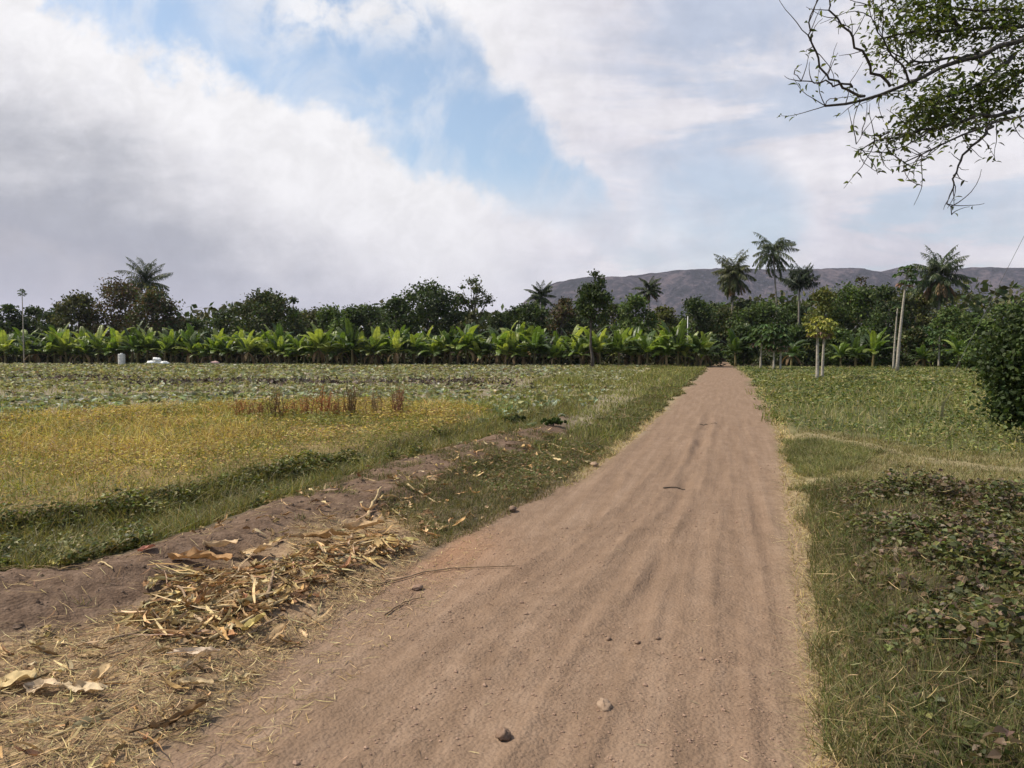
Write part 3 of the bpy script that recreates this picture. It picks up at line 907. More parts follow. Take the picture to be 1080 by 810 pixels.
stick('dry_stalk', [(281, 652), (286, 636), (289, 620)], .012, .008, 'upright pointing stalk at the right side of the leaf heap', 'stalk', M_stick, .05)
stick('twig', [(105, 618), (111, 625), (119, 633)], .007, .004, 'small pale forked twig lying on the bare muddy bund', 'twig', M_stalk, .012, forks=[[(108, 622), (109, 617), (108, 614)]])
stick('twig', [(700, 517), (712, 516), (723, 515)], .007, .004, 'short dark twig lying alone in the middle of the lane', 'twig', M_twig, .012)
stick('twig', [(738, 449), (747, 448), (756, 448)], .008, .005, 'dark twig lying farthest up the lane', 'twig', M_twig, .014)
stick('stick', [(578, 474), (600, 477), (622, 482)], .014, .008, 'pale bare stick lying in the worn grass of the left verge', 'stick', M_stalk, .03)
stick('stick', [(388, 560), (393, 549), (402, 538)], .016, .008, 'pale bent stick standing out of the top of the leaf heap', 'stick', M_stalk, .03)
stick('stick', [(430, 533), (445, 536), (462, 540)], .012, .007, 'thin straw coloured stick in the verge grass above the leaf heap', 'stick', M_stalk, .025)


def stone(px, py, wpx, label, mat, sq, name='stone', cat='stone', sink=.3, seed=3, rough=.3):
    x, y = G(px, py); D = math.hypot(x, y); r = wpx / F * D / 2
    b = MB(); blob(b, (0, 0, r * sq[2] * (1 - sink)), r, None, sq, 14, 10, rough, seed)
    o = b.build(name, mat, smooth=True); o.location = (x, y, gz(x, y)); o.rotation_euler[2] = seed
    return tag(o, label, cat)


stone(531, 779, 20, 'brown rounded stone at the bottom middle of the lane', M_stone, (1, .75, .62), seed=5, rough=.6)
stone(637, 747, 26, 'flat pale stone half sunk in the lane', M_stonepale, (1, .62, .42), seed=8, sink=.75, rough=.6)
stone(642, 673, 7, 'dark pebble, leftmost of three close together on the lane', M_stone, (1, .8, .6), 'pebble', 'pebble', seed=11)
stone(672, 679, 6, 'dark pebble, lowest and middle of three close together on the lane', M_stone, (1, .9, .6), 'pebble', 'pebble', seed=12)
stone(694, 674, 6, 'dark pebble, rightmost of three close together on the lane', M_stone, (1, .8, .6), 'pebble', 'pebble', seed=13)
stone(541, 541, 13, 'dark clod of earth on the left edge of the lane above the long stick', M_stone, (1, .6, .5), 'earth_clod', 'clod', seed=14, rough=.6)
stone(627, 492, 9, 'reddish clod of earth on the left edge of the lane by the verge', M_stonepale, (1, .8, .6), 'earth_clod', 'clod', seed=15, rough=.6)
stone(440, 622, 12, 'lump of earth just below the long curved stick', M_clod, (1, .8, .45), 'earth_clod', 'clod', seed=16, rough=.6)


def dryleaf(px, py, lpx, wpx, heading, label, col, curl=.8, lift=.03, tilt=.25, petiole=0.0):
    x, y = G(px, py); D = math.hypot(x, y); L = lpx / F * D; W = wpx / F * D
    K, M_ = 12, 7
    t = np.linspace(0, 1, K); s = np.linspace(-1, 1, M_)
    prof = np.sin(np.pi * np.clip(t * .92 + .06, 0, 1)) ** .6
    cu = curl * (1 + .4 * np.sin(t * 7 + px))
    th = s[None] * cu[:, None]
    off = np.sin(th) / cu[:, None] * W / 2 * prof[:, None]; lf = (1 - np.cos(th)) / cu[:, None] * W / 2 * prof[:, None]
    lf = lf + .08 * W * np.sin(s[None] * 5 + t[:, None] * 9)
    V = np.stack([L * (t[:, None] - .5) + 0 * s[None], off, lf + L * tilt * (t[:, None] - .5) * np.sin(t[:, None] * 2.4)], -1)
    V += .006 * rng.standard_normal(V.shape) * (L / .3)
    b = MB(); b.patches(V[None], np.array([col]))
    b.tube(np.stack([np.linspace(-L * (.5 + petiole), L * .42, 8), np.zeros(8), np.linspace(-.004, .004, 8)], 1), np.linspace(.006, .002, 8) * L / .3, 6, col=np.array(col) * .75)
    o = b.build('dry_leaf', M_dry, smooth=True)
    o.location = (x, y, gz(x, y) + lift); o.rotation_euler = (rng.uniform(-.3, .3), rng.uniform(-.2, .2), heading)
    return tag(o, label, 'dry leaf')


dryleaf(16, 740, 34, 26, .4, 'broad yellowish dry leaf at the left edge of the straw', (.50, .38, .20), .5, .04, .3)
dryleaf(46, 745, 40, 18, -.2, 'cupped pale dry leaf between yellowish broad leaf and long curled leaf', (.55, .42, .28), 1.1, .03, .4)
dryleaf(88, 748, 56, 16, -.35, 'long pale curled dry leaf in the bottom left straw', (.52, .41, .27), 1.3, .03, .2)
dryleaf(106, 738, 22, 14, 1.2, 'small upright dry leaf tip at the right end of the long curled leaf', (.50, .36, .2), 1.2, .05, .9)
dryleaf(208, 704, 46, 12, .05, 'pale folded dry leaf lying at the lane side below the heap', (.58, .46, .34), 1.4, .03, .1, .3)
dryleaf(199, 719, 46, 11, 1.1, 'narrow dry leaf slanting down from the pale folded leaf', (.48, .36, .22), 1.4, .03, .1, .2)
dryleaf(206, 732, 34, 13, .25, 'oval tan dry leaf lying just under the narrow slanting leaf', (.5, .38, .22), 1.0, .02, .1)
dryleaf(188, 768, 60, 16, .9, 'dark crumpled dry leaf sheath at the edge of lane and straw', (.20, .13, .07), 1.6, .03, .5, .3)
dryleaf(268, 676, 26, 18, .6, 'greenish yellow dry leaf at the lower end of the leaf heap', (.42, .34, .13), .8, .05, .5)
dryleaf(289, 682, 40, 12, 1.0, 'tan dry leaf hanging onto the lane right of the greenish yellow leaf', (.42, .29, .16), 1.2, .04, .4)
dryleaf(64, 606, 20, 12, .1, 'small yellow fallen leaf on the top of the bare muddy bund', (.48, .42, .14), .6, .02, .1)
dryleaf(155, 606, 16, 10, .7, 'small reddish fallen leaf on the muddy bund above the leaf heap', (.34, .15, .11), .8, .02, .3)
dryleaf(212, 611, 60, 22, .12, 'orange brown dry leaf on the upper left of the heap', (.42, .25, .12), .9, .06, .1)
dryleaf(232, 597, 38, 16, -.3, 'light tan dry leaf arching over the top of the heap', (.54, .40, .25), 1.3, .07, .6)
dryleaf(272, 598, 46, 14, -.5, 'long light dry leaf in the middle of the heap', (.52, .38, .22), 1.2, .06, .3)
dryleaf(338, 585, 60, 16, .3, 'long brown dry leaf at the upper right of the heap', (.38, .25, .13), 1.2, .06, .2)
dryleaf(383, 575, 44, 18, .5, 'curled tan dry leaf at the far right end of the heap', (.46, .32, .18), 1.2, .06, .5)


# ------------------------------------------------------------------ trees
GREEN_D = [(.036, .056, .017), (.048, .070, .021), (.064, .086, .025)]
GREEN_M = [(.06, .092, .023), (.08, .115, .028), (.10, .13, .033)]
GREEN_Y = [(.11, .125, .03), (.14, .14, .032), (.085, .10, .026)]
OLIVE = [(.07, .072, .026), (.09, .085, .03), (.055, .06, .022)]
RUSTY = [(.10, .06, .035), (.08, .055, .03), (.075, .07, .03), (.12, .075, .042)]


def crown_leaves(b, clumps, n, leaf, cols, upb=.4):
    n = int(n * 1.9); tot = sum(c[3] ** 2 for c in clumps)
    for (x, y, z, r) in clumps:
        k = max(6, int(n * r * r / tot))
        d = rng.standard_normal((k, 3)); d /= np.linalg.norm(d, axis=1)[:, None]
        rad = r * (rng.random(k) ** .45) * (1 + .25 * rng.standard_normal(k))
        pos = np.array([x, y, z]) + d * rad[:, None] * np.array([1, 1, .72])
        tone = rng.uniform(.75, 1.3)
        L = leaf * rng.uniform(.6, 1.5, k)
        diamonds(b, pos, L, L * .66, np.clip(pick(cols, k) * tone, 0, 1), upb)


def make_tree(name, label, px, top, D, wpx, cols, cb=.35, n=2200, leaf=.28, nc=26, cat='tree', group=None, trunk=.18, mat=None, spread=1.0, lean=0.0, open_=False, dome=None, base=None, crown='crown', limbs=7, dy=.9):
    x, _, _ = AT(px, 366, D); z0 = 0.0 if D > 60 else gz(x, D)
    Ht = AT(px, top, D)[2] - z0; W = wpx / F * D * (1.2 if D > 55 else 1.0)
    t = thing(name, label, cat, (x, D, z0), group)
    cz_ = Ht * (1 + cb) / 2; ax = W / 2; az = Ht * (1 - cb) / 2
    cl = []
    mean = min(ax, az)
    if dome is None: dome = not open_ and cb < .3 and D > 55
    if dome: nc = int(nc * 1.4); zb = Ht * max(cb, 0) * .7
    for k in range(nc):
        if dome:
            hh = rng.random() ** .75; a = rng.random() * 6.283; q = math.sqrt(max(0, 1 - hh ** 2.6)) * math.sqrt(rng.random()) * .86
            rc = mean * rng.uniform(.26, .42)
            cl.append((math.cos(a) * q * ax, math.sin(a) * q * ax * dy, zb + (Ht - rc * .6 - zb) * hh, rc)); continue
        d = rng.standard_normal(3); d /= np.linalg.norm(d)
        rr = rng.uniform(.3, .78) if not open_ else rng.uniform(.35, .78)
        rc = mean * (rng.uniform(.30, .50) if not open_ else rng.uniform(.16, .27))
        cl.append((d[0] * rr * ax + lean * rr * d[2], d[1] * rr * ax * dy, cz_ + d[2] * rr * az, rc))
    cl.append((rng.uniform(-.15, .15) * ax + lean, 0, Ht - mean * .3, mean * .32))
    cl.append((-.72 * ax, 0, cz_ - .1 * az, mean * .3)); cl.append((.72 * ax, 0, cz_, mean * .3))
    bt = MB()
    K = 7; tt = np.linspace(0, 1, K)
    wob = np.cumsum(rng.standard_normal((K, 2)) * .03 * Ht / 4, 0); wob[0] = 0
    tp = np.stack([wob[:, 0] + lean * .5 * tt, wob[:, 1], tt * cz_], 1); tp[0, 2] = -.1
    bt.tube(tp, trunk * (1 - .6 * tt) * np.array([1.35, 1.05, 1, 1, 1, 1, 1]), 8, rough=.15)
    order = rng.permutation(len(cl))[:limbs]
    for k in order:
        c = np.array(cl[k][:3]); s = tp[rng.integers(3, K)]
        mid = (s + c) / 2 + np.array([0, 0, .08 * Ht]) * rng.uniform(-.4, 1)
        u = np.linspace(0, 1, 5)[:, None]
        q = (1 - u) ** 2 * s + 2 * u * (1 - u) * mid + u ** 2 * c
        bt.tube(q, np.linspace(trunk * .4, trunk * .1, 5), 5)
    bt.build('trunk', mat or M_bark, t, smooth=True)
    bc = MB(); crown_leaves(bc, cl, n, leaf, cols)
    bc.build(crown, M_leaf, t)
    return t


def frond(b, base, az, el, L, droop, cols, leaflet=.55, pairs=34, bend=(0, 0, 0), dens=1.0, stiff=.5, lw=.085):
    K = 12; t = np.linspace(0, 1, K)
    h = np.array([math.cos(az), math.sin(az), 0.])
    ang = el - droop * t ** 1.3
    step = L / (K - 1)
    d = np.cos(ang)[:, None] * h + np.sin(ang)[:, None] * np.array([0, 0, 1.]) + np.array(bend)[None] * t[:, None]
    d /= np.linalg.norm(d, axis=1)[:, None]
    p = np.array(base) + np.vstack([np.zeros(3), np.cumsum(d[1:] * step, 0)])
    b.tube(p, np.linspace(.045, .012, K), 5, col=np.array(cols[0]) * 1.1)
    tt = np.linspace(.16, .99, pairs)
    pos = np.stack([np.interp(tt, t, p[:, i]) for i in range(3)], 1); dd = np.stack([np.interp(tt, t, d[:, i]) for i in range(3)], 1)
    sd = np.cross(dd, [0, 0, 1.]); sd /= np.linalg.norm(sd, axis=1)[:, None] + 1e-6
    prof = np.sin(np.pi * np.clip(tt * .85 + .18, 0, 1)) ** .6
    for s in (-1, 1):
        ax = sd * s * .8 + dd * .6 + np.array([0, 0, -.45]) + rng.standard_normal((pairs, 3)) * .2 + np.array(bend) * .8
        n = len(pos)
        leaves(b, pos, ax, np.tile([0, 0, 1.], (n, 1)) + .2 * rng.standard_normal((n, 3)), leaflet * prof * rng.uniform(.8, 1.15, n), lw * np.ones(n), pick(cols, n), fold=.3, droop=stiff)


def make_palm(label, px, top, D, cwpx, trunk_top=None, nf=30, cols=None, dry=4, wind=(0, 0, 0), rise=80, lean=0.0, base_off=0.0, name='coconut_palm', cat='palm', tr=.14, low=-45, leaflet=.85, dm=1.0):
    cols = cols or [(.04, .06, .018), (.055, .075, .022), (.075, .09, .03)]
    x, _, _ = AT(px, 366, D)
    Ht = AT(px, top, D)[2]; Lf = cwpx / F * D / 2 * 1.2
    t = thing(name, label, cat, (x + base_off, D, 0))
    tz = Ht - Lf * .62
    K = 12; tt = np.linspace(0, 1, K)
    tp = np.stack([-base_off * tt ** 1.5 + lean * np.sin(tt * 3), 0 * tt, tt * tz], 1); tp[0, 2] = -.1
    b = MB(); b.tube(tp, tr * (1 - .35 * tt) * np.where(tt < .05, 1.5, 1), 8, rough=.12)
    b.build('trunk', M_palmtrunk, t, smooth=True)
    top_p = tp[-1] + np.array([0, 0, -.1])
    b = MB()
    for k in range(nf):
        f = (k + .5) / nf
        el = math.radians(rise - (rise - low) * f ** 1.35 + rng.uniform(-12, 12))
        frond(b, top_p + np.array([0, 0, .25 * (1 - f)]), k * 2.399 + rng.uniform(-.5, .5), el, Lf * rng.uniform(.8, 1.2), dm * rng.uniform(.6, 1.25) * (1.1 - .4 * f), cols, leaflet, bend=wind)
    b.build('crown', M_frond, t)
    if dry:
        b = MB()
        for k in range(dry):
            frond(b, top_p + np.array([0, 0, -.15]), k * 2.1 + rng.uniform(-.4, .4), math.radians(-35 + rng.uniform(-20, 15)), Lf * .85, .8, [(.20, .14, .075), (.26, .18, .1)], leaflet * .8, pairs=20, bend=wind)
        b.build('dry_fronds', M_dry, t)
    # a cluster of nuts under the crown
    if name == 'coconut_palm':
        b = MB()
        for k in range(7):
            a = k * .9; blob(b, top_p + np.array([.2 * math.cos(a), .2 * math.sin(a), -.12 - .1 * (k % 2)]), .12, (.12, .12, .04), (1, 1, 1.15), 7, 6, .1, k)
        b.build('coconuts', M_leaf, t, smooth=True)
    return t


# --- left part, behind the banana row
make_tree('tree', 'dark low tree at the far left end of the tree line', 8, 320, 92, 42, GREEN_D, .25, 1700, .32, 20)
make_tree('tree', 'small dark rounded tree right of the slender pale trunk at far left', 36, 322, 96, 30, GREEN_D, .25, 1200, .3, 16)
make_tree('tree', 'olive green rounded tree at the left foot of the left palm group', 84, 308, 90, 56, OLIVE, .25, 2000, .3, 22)
make_tree('tree', 'rusty brown leafed tree left of the tall palm at left', 124, 291, 92, 74, RUSTY + OLIVE, .15, 3800, .28, 30, open_=False)
make_tree('tree', 'brownish green tree right under the tall palm at left', 164, 300, 88, 56, RUSTY + OLIVE + GREEN_D, .1, 3400, .28, 26)
make_palm('tall dark palm standing out of the rusty tree at left', 156, 279, 100, 50, nf=34, dry=0, rise=88)
make_palm('small dark palm tuft between the far left trees and the olive tree', 62, 322, 100, 16, nf=14, dry=0, name='palm_tree', leaflet=.35)
make_tree('tree', 'broad round dark tree left of the middle of the tree line', 281, 306, 84, 92, GREEN_D + OLIVE, .15, 4200, .28, 40)
make_tree('tree', 'low shoulder tree on the left side of the broad round dark tree', 236, 326, 86, 40, GREEN_D, .1, 1500, .28, 18)
make_tree('tree', 'small dark pointed tree touching the right of the broad round tree', 310, 312, 90, 26, GREEN_D, .2, 1000, .28, 14)
make_tree('tree', 'fresh green rounded tree between the two broad dark trees', 352, 320, 80, 44, GREEN_M, .15, 1800, .28, 20)
make_tree('tree', 'low dark tree left of the biggest dark tree', 390, 319, 88, 56, GREEN_D, .15, 1600, .28, 20)
make_tree('tree', 'biggest dark tree with domed crown in the middle of the tree line', 450, 294, 84, 90, GREEN_D, .15, 5200, .27, 46)
make_tree('tree', 'dark side tree leaning from the left of the biggest dark tree', 418, 312, 82, 36, GREEN_D, .15, 1600, .27, 18)
make_tree('sparse_tree', 'sparse tree with see-through crown beside the biggest dark tree', 499, 289, 86, 40, GREEN_D + OLIVE, .42, 800, .26, 26, open_=True, limbs=26, trunk=.16)
make_tree('tree', 'small olive bush tree below the sparse tree', 497, 326, 80, 32, OLIVE, .1, 1200, .27, 14)
make_tree('tree', 'low green tree in the dip right of the sparse tree', 528, 328, 84, 32, GREEN_D, .1, 1200, .27, 14)
make_palm('small dark palm at the left foot of the hill ridge', 571, 302, 90, 30, nf=26, dry=0, name='palm_tree', leaflet=.45)
make_tree('tree', 'dark tree under the small palm at the foot of the ridge', 562, 318, 86, 50, GREEN_D, .15, 2000, .27, 22)
make_tree('tree', 'brownish tree left of the slender dark tree', 596, 312, 84, 34, RUSTY + OLIVE, .15, 1300, .27, 16)
make_tree('slender_tree', 'tall slender dark tree with bare trunk at the banana row', 625, 283, 57, 34, GREEN_D, .36, 2600, .2, 34, trunk=.12, limbs=10, dome=False)
make_tree('tree', 'mid green bushy tree right of the slender dark tree', 668, 309, 78, 44, GREEN_M, .1, 2000, .27, 22)
make_palm('small ragged palm behind the mid green bushy tree', 684, 296, 92, 28, nf=24, dry=3, name='palm_tree', leaflet=.45)
make_tree('tree', 'olive yellow tree left of the thin white pole', 697, 321, 80, 34, OLIVE + GREEN_Y, .1, 1300, .27, 16)
make_tree('tree', 'dense dark tree behind the thin white pole', 733, 314, 84, 56, GREEN_D, .08, 2600, .27, 28)
for (px, top, D, w, cols, lab) in [
    (331, 322, 90, 44, OLIVE, 'olive tree just behind the left of the fresh green tree'),
    (372, 322, 86, 44, GREEN_D, 'dark tree between the fresh green tree and the low dark tree'),
    (205, 335, 92, 52, GREEN_D, 'lowest dark tree beneath the open sky right of the left palm'),
    (545, 322, 88, 42, GREEN_D, 'dark tree where the ridge meets the tree line'),
    (646, 318, 88, 42, GREEN_D + OLIVE, 'dark tree just right of the slender dark tree'),
    (610, 322, 90, 44, GREEN_D, 'dark tree filling in behind the slender trunk'),
    (58, 326, 94, 40, GREEN_D, 'dark tree left of the olive green rounded tree')]:
    make_tree('tree', lab, px, top, D, w, cols, .1, 1700, .28, 20)
# --- right part
make_tree('tree', 'dark tree over the end of the lane', 762, 322, 88, 44, GREEN_D + OLIVE, .05, 2200, .27, 24)
make_palm('leafy brown skirted palm left of the tallest palm', 772, 273, 88, 44, nf=36, dry=9, cols=[(.06, .075, .022), (.08, .09, .026), (.10, .10, .03)], low=-75)
make_palm('tallest palm with bare trunk and windswept crown', 814, 249, 98, 46, nf=28, dry=2, wind=(.22, 0, -.05), low=-60, dm=1.5, base_off=1.2, lean=-.2)
make_palm('dark upright palm right of the tallest palm', 842, 288, 84, 38, nf=28, dry=0, rise=88, low=15, dm=.55, name='palm_tree', cols=[(.03, .045, .02), (.045, .06, .026)])
make_tree('tree', 'wide dark green tree beneath the tallest palm', 806, 316, 80, 72, GREEN_D + GREEN_M, .05, 3600, .26, 34)
make_tree('tree', 'yellow green tree right of the dark upright palm', 869, 300, 74, 40, GREEN_Y, .2, 1800, .25, 20)
make_tree('tree', 'rusty topped tree behind the broad dark tree at right', 904, 288, 92, 34, RUSTY + OLIVE, .3, 1300, .28, 16)
make_tree('tree', 'broad dark tree left of the twin pale trunks', 898, 297, 76, 62, GREEN_D + GREEN_M, .05, 3400, .26, 32)
make_tree('tree', 'dark blue green tree just behind the twin pale trunks', 933, 300, 72, 44, GREEN_D, .08, 2200, .25, 22)
make_palm('large palm with hanging fronds right of the twin pale trunks', 989, 271, 78, 54, nf=38, dry=10, low=-75, tr=.17, cols=[(.045, .07, .024), (.06, .085, .03), (.085, .10, .035)])
make_tree('tree', 'yellowish tree between the twin pale trunks and large palm', 968, 303, 82, 38, GREEN_Y + OLIVE, .2, 1500, .26, 18)
make_tree('tree', 'leafy mid green tree under the large palm', 1003, 322, 68, 44, GREEN_M, .05, 2200, .24, 22)
make_tree('tree', 'light green leafy tree left of the big dark bush at right', 1030, 334, 58, 40, GREEN_M, .05, 1900, .2, 20)
make_tree('tree', 'dark tree behind the big bush at the right edge', 1060, 318, 60, 62, GREEN_D + GREEN_M, .05, 3000, .22, 28)
make_tree('tree', 'dark tree at the far right edge of the tree line', 1105, 312, 64, 60, GREEN_D, .05, 2400, .24, 24)
for (px, top, D, w, cols, lab) in [
    (784, 312, 90, 50, OLIVE + GREEN_D, 'olive tree between the brown skirted palm and the tallest palm'),
    (838, 318, 86, 46, GREEN_D, 'dark tree below the dark upright palm'),
    (952, 312, 80, 44, GREEN_D + OLIVE, 'dark olive tree behind the taller leaning pale trunk'),
    (1022, 326, 72, 40, GREEN_D + GREEN_M, 'green tree between the large palm and the right edge trees'),
    (752, 318, 94, 36, GREEN_D, 'dark tree just left of the lane end tree')]:
    make_tree('tree', lab, px, top, D, w, cols, .05, 2400, .26, 24)
# low shrubs that close the understorey along the right edge of the fields
for (px, top, D, w, cols, lab) in [
    (748, 352, 74, 26, GREEN_D, 'dark shrub left of the lane where it enters the trees'),
    (784, 342, 66, 34, GREEN_D, 'dark shrub right of the lane where it enters the trees'),
    (842, 340, 66, 44, GREEN_D, 'dark shrub between the two papaya groups'),
    (886, 345, 64, 36, GREEN_D + GREEN_M, 'dark shrub right of the yellow green papaya pair'),
    (918, 342, 62, 36, GREEN_D, 'dark shrub left of the twin pale trunks'),
    (966, 345, 62, 36, GREEN_D + OLIVE, 'dark olive shrub right of the twin pale trunks'),
    (1004, 350, 60, 40, GREEN_M, 'mid green shrub under the large palm'),
    (1038, 352, 52, 40, GREEN_M, 'green shrub at the field edge beside the big dark bush'),
    (1085, 345, 50, 50, GREEN_D, 'dark shrub behind the big bush at the right edge')]:
    make_tree('shrub', lab, px, top, D, w, cols, -.35, 2400, .22, 26, cat='shrub', trunk=.06, crown='foliage', limbs=5)
# big bush close by at the right edge
make_tree('bush', 'big dark leafy bush nearest at the right edge', 1098, 314, 12.5, 118, [(.03, .046, .015), (.04, .06, .018), (.055, .08, .022)], -.02, 13000, .075, 80, cat='bush', trunk=.05, crown='foliage', limbs=14)
make_tree('bush', 'low green bush on the left verge beside the lane', 584, 441, 14.3, 34, [(.05, .075, .022), (.07, .10, .028)], -.05, 1400, .05, 14, cat='bush', trunk=.012, crown='foliage', limbs=6)
make_tree('bush', 'low dark weed clump at the end of the muddy bund', 545, 437, 16.0, 40, [(.05, .06, .022), (.08, .085, .03)], -.05, 1000, .06, 14, cat='bush', trunk=.012, crown='foliage', limbs=5)
make_tree('bush', 'dry brown weed clump standing in the left crop field', 500, 401, 31, 26, [(.13, .10, .06), (.09, .08, .04)], -.05, 800, .1, 12, cat='bush', trunk=.02, crown='foliage', limbs=5)
make_tree('bush', 'flat dark brown weed heap in the middle of the left crop field', 478, 405, 31, 34, [(.09, .07, .05), (.06, .055, .03)], -.05, 800, .1, 12, cat='bush', trunk=.02, crown='foliage', limbs=5)

# distant woods: one mass behind everything
b = MB()
N = 26000
a = np.radians(rng.uniform(-46, 46, N)); r = rng.uniform(112, 150, N)
x = r * np.sin(a); y = r * np.cos(a)
top = 3.6 + 2.4 * (fbm(x / 14, y / 14, 151) + .5) + 1.6 * fbm(x / 4, y / 4, 152) + 4.2 * sstep(x, 22, 40) + 2.3 * sstep(x, -52, -44) * (1 - sstep(x, 2, 12))
z = top * (rng.random(N) ** .6)
diamonds(b, np.stack([x, y, z], 1), rng.uniform(.6, 1.4, N), rng.uniform(.4, .8, N), pick(GREEN_D + OLIVE, N))
tag(b.build('distant_woods', M_leaf), 'dark belt of distant woods behind the tree line', 'woods', kind='stuff')


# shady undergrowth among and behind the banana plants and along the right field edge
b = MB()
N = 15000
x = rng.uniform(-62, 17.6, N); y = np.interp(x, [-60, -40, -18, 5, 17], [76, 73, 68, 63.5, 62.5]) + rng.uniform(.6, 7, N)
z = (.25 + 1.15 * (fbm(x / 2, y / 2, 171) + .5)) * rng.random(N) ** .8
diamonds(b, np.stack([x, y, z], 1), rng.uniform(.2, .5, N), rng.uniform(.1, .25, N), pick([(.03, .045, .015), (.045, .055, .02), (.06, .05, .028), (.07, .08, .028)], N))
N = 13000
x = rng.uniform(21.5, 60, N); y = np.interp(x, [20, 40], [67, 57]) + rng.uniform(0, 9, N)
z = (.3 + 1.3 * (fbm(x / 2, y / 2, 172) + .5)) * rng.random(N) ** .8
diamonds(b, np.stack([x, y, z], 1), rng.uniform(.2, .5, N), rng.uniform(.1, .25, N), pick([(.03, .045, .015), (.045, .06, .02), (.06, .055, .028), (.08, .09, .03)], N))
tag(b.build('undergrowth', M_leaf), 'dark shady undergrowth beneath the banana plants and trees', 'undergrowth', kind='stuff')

# ------------------------------------------------------------------ banana plants
HUES = {'yellow green': [(.25, .29, .07), (.33, .36, .10), (.15, .20, .05), (.09, .13, .035)],
        'mid green': [(.15, .21, .04), (.21, .26, .05), (.09, .14, .03), (.06, .095, .024)],
        'dark green': [(.05, .085, .026), (.07, .105, .03), (.10, .13, .035), (.035, .055, .018)]}


def banana_leaf(b, base, az, el, L, W, droop, cols):
    K = 10; t = np.linspace(0, 1, K)
    h = np.array([math.cos(az), math.sin(az), 0.]); ang = el - droop * t ** 1.5
    d = np.cos(ang)[:, None] * h + np.sin(ang)[:, None] * np.array([0, 0, 1.])
    p = np.array(base) + np.vstack([np.zeros(3), np.cumsum(d[1:] * L / (K - 1), 0)])
    c0 = np.array(cols[rng.integers(len(cols))]) * rng.uniform(.8, 1.2)
    b.tube(p, np.linspace(.03, .006, K), 5, col=c0 * 1.35)
    sd = np.array([-math.sin(az), math.cos(az), 0.]); up = np.cross(d, sd); up *= np.sign(up[:, 2:3] + 1e-6)
    # blade in torn strips, each side apart
    ns = 15; ts = np.linspace(.13, 1, ns + 1)
    P = []
    for s in (-1, 1):
        for k in range(ns):
            t0, t1 = ts[k], ts[k + 1] - .001 - (.022 * rng.random() if rng.random() < .22 else 0)
            wprof = lambda q: W / 2 * math.sin(math.pi * min(1, .12 + q * .83)) ** .55
            A0 = np.array([np.interp(t0, t, p[:, i]) for i in range(3)]); A1 = np.array([np.interp(t1, t, p[:, i]) for i in range(3)])
            dm = np.array([np.interp((t0 + t1) / 2, t, d[:, i]) for i in range(3)]); um = np.array([np.interp((t0 + t1) / 2, t, up[:, i]) for i in range(3)])
            sag = rng.uniform(-.10, .14) - .1
            o = sd * s * math.cos(sag) + um * math.sin(sag) + dm * rng.uniform(.18, .26)
            w0, w1 = wprof(t0), wprof(t1)
            e0 = A0 + o * w0; e1 = A1 + o * w1
            m0 = (A0 + e0) / 2 + um * .06 * W; m1 = (A1 + e1) / 2 + um * .06 * W
            P.append([[A0, m0, e0], [A1, m1, e1]])
    b.patches(np.array(P), np.tile(c0, (len(P), 1)) * rng.uniform(.88, 1.12, (len(P), 1)))


def banana_proto(hue, dry, seed):
    st = 1.05 + .3 * rng.random()
    t = thing('banana_plant', '', 'banana plant', (0, 0, -50))
    b = MB()
    K = 7; tt = np.linspace(0, 1, K)
    tp = np.stack([.10 * tt ** 2 * rng.uniform(-1, 1), .1 * tt ** 2 * rng.uniform(-1, 1), tt * st], 1); tp[0, 2] = -.05
    b.tube(tp, .12 * (1 - .5 * tt), 9, rough=.1)
    b.build('stem', M_bstem, t, smooth=True)
    b = MB()
    nl = 13
    for k in range(nl):
        f = k / (nl - 1)
        banana_leaf(b, tp[-1] + np.array([0, 0, -.12 * f]), k * 2.4 + seed + rng.uniform(-.3, .3), math.radians(86 - 62 * f + rng.uniform(-9, 9)),
                    rng.uniform(1.6, 2.25) * (1 - .22 * f), rng.uniform(.46, .62), rng.uniform(.4, 1.5), HUES[hue])
    b.build('crown', M_banana, t)
    if dry:
        b = MB()
        for k in range(4):
            banana_leaf(b, tp[-1] + np.array([0, 0, -.15]), k * 1.7 + seed, math.radians(rng.uniform(-30, 10)), rng.uniform(1.1, 1.4), rng.uniform(.2, .3), rng.uniform(1.2, 1.7), [(.20, .13, .07), (.28, .19, .10), (.15, .10, .055)])
        b.build('dry_leaves', M_dry, t)
    return t


PROTO = {}
for hue in HUES:
    for dry in (0, 1):
        PROTO[hue, dry] = [banana_proto(hue, dry, s + 2.3 * dry) for s in range(3)]
SEG = [(-80, 20, 'left of slender pale trunk'), (20, 100, 'between pale trunk and white drum'),
       (100, 150, 'behind the white drum'), (150, 200, 'behind the white sacks'),
       (200, 258, "below broad round tree's left half"), (258, 325, "below broad round tree's right half"),
       (325, 375, 'below the fresh green tree'), (375, 432, "below biggest dark tree's left half"),
       (432, 482, "below biggest dark tree's right half"), (482, 520, 'below the sparse tree'),
       (520, 566, 'left of the ridge foot'), (566, 607, 'just left of slender dark tree'),
       (607, 640, 'behind slender dark tree'), (640, 690, 'right of slender dark tree'), (690, 748, 'at lane end of row')]
CLS = {'tall': (1.10, 1.26), 'medium': (.90, 1.02), 'short': (.70, .82)}
used_proto = set(); used_label = set()


def plant_banana(px, D, hcls, hue, dry, label, group):
    x = AT(px, 366, D)[0]
    pr = PROTO[hue, dry][rng.integers(3)]
    if pr.name in used_proto:
        o = copy_tree(pr)
    else:
        o = pr; used_proto.add(pr.name)
    s = rng.uniform(*CLS[hcls])
    o.location = (x, D, 0.0); o.scale = (s, s, s); o.rotation_euler = (0, 0, rng.uniform(0, 6.28))
    tag(o, label, 'banana plant', group)


